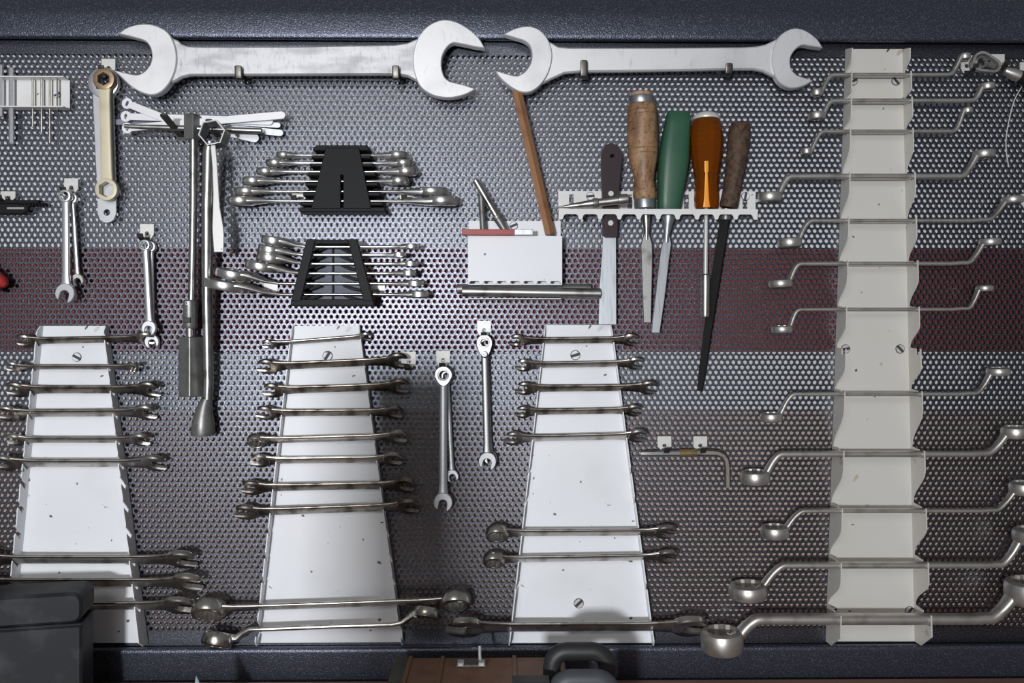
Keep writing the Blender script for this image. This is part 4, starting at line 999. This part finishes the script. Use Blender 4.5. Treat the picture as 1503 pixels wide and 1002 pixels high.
# brown case
f = bench_frame(703, 125); t = thing('case', f, 'brown metal case with ribs and a wire latch on the bench', 'case')
g = lambda x, y, hh: f.I @ P(x, y, hh)
ztop = g(703, 969, 85).y; xa, xb = g(582, 969, 100).x, g(831, 969, 100).x
rbox(MB(), xa, xb, 0, ztop, -55, 45, 8, 5).build('body', BROWN, t)
MB().box(xa-4, xa+14, -0, ztop+.8, -56, 46, 4).build('corner_cap', CORNER, t)
for x in (600, 648, 755):
    xx = g(x, 969, 100).x; MB().box(xx-2.5, xx+2.5, 1, ztop+1.6, -55.5, 45.5, 1.2).build('rib', BROWN, t)
xm = g(692, 980, 100).x
MB().box(xm-20, xm+20, ztop, ztop+3, -38, -16, 1).build('latch_plate', GUN, t)
for x in (-14, 14): MB().box(xm+x-4, xm+x+4, ztop+2, ztop+7, -26, -12, 1).build('latch_lug', SCREWM, t)
MB().tube([(xm+12, ztop+3, -24), (xm+11, ztop+12, -30), (xm+11, ztop+22, -34)], 2.0, 10, (1, 0, 0)).build('latch_wire', SCREWM, t)
# looped handles
def loop_tool(label, px0, px1, ytop, h, r, mat, grp, depth=1.0):
    f = bench_frame((px0+px1)/2, h); t = thing('looped_grip', f, label, 'grip', grp)
    a = f.I @ P(px0, ytop, h); b = f.I @ P(px1, ytop, h)
    hw = (b.x-a.x)/2-r; top = a.y-r; cx = (a.x+b.x)/2; R_ = hw*.55
    pts = []
    for (qx, qy, a0) in ((hw-R_, top-R_, 0), (-hw+R_, top-R_, 90), (-hw+R_, r+R_, 180), (hw-R_, r+R_, 270)):
        for k in range(7):
            a_ = rad(a0+k*15); pts.append((cx+qx+R_*math.cos(a_), qy+R_*math.sin(a_), 0))
    n = len(pts); rs = []
    for i in range(n):
        p = Vector(pts[i]); tt = (Vector(pts[(i+1) % n])-Vector(pts[i-1])).normalized(); nn = Vector((tt.y, -tt.x, 0))
        rs.append([p+nn*r*math.cos(2*math.pi*j/14)+Vector((0, 0, 1))*r*depth*math.sin(2*math.pi*j/14) for j in range(14)])
    MB().rings(rs, closed=True).build('loop', mat, t)
    MB().box(cx-hw*.7, cx+hw*.7, 0, r*1.2, -r*1.6, r*1.6, 2).build('foot', mat, t)
loop_tool('black looped grip standing behind a slate one, before the brown case', 797, 904, 942.5, 200, 11, RUBBER, 'looped grips on the bench')
loop_tool('slate grey looped grip in front of the black one on the bench', 802, 912, 982, 245, 12, RUBBER2, 'looped grips on the bench')
f = bench_frame(775, 245); a = f.I @ P(752, 996, 245); b = f.I @ P(806, 996, 245)
rod_ = MB().box(a.x, b.x, 0, a.y, -14, 14, 3)
solo('sanding_block', rod_, RUBBER, f, 'low black block beside the slate looped grip', 'block')
f = bench_frame(296, 150); a = f.I @ P(288, 991, 150); 
o = MB().prism([(a.x, a.y), (a.x+28, 0), (a.x-4, 0), (a.x-1.5, a.y-8)], -1, 1, .3)
solo('scraper_blade', o, BLADE, f, 'thin grey steel blade tip poking up from the bench beside the toolbox', 'blade')
# ------------------------------------------------------------------ unseen stand and flag, added only to throw the soft shade between the racks
f = F((-335, -1300, 0), (1, 0, 0), (0, 0, 1)); t = thing('added_shade_stand', f, 'added unseen stand with narrow flag panel, placed to throw soft shade between the racks', 'added shade caster')
MB().box(-60, 60, 1195, 1475, -3, 3, 2).build('flag', RUBBER, t)
MB().tube([(0, 260, -8), (0, 1300, -8)], 8, 12, (1, 0, 0)).build('pole', RUBBER, t)
for k in range(3):
    a = 2*math.pi*k/3; MB().tube([(0, 420, -8), (380*math.cos(a), 6, -8+380*math.sin(a))], 7, 10, (0, 1, .3)).build('leg', RUBBER, t)
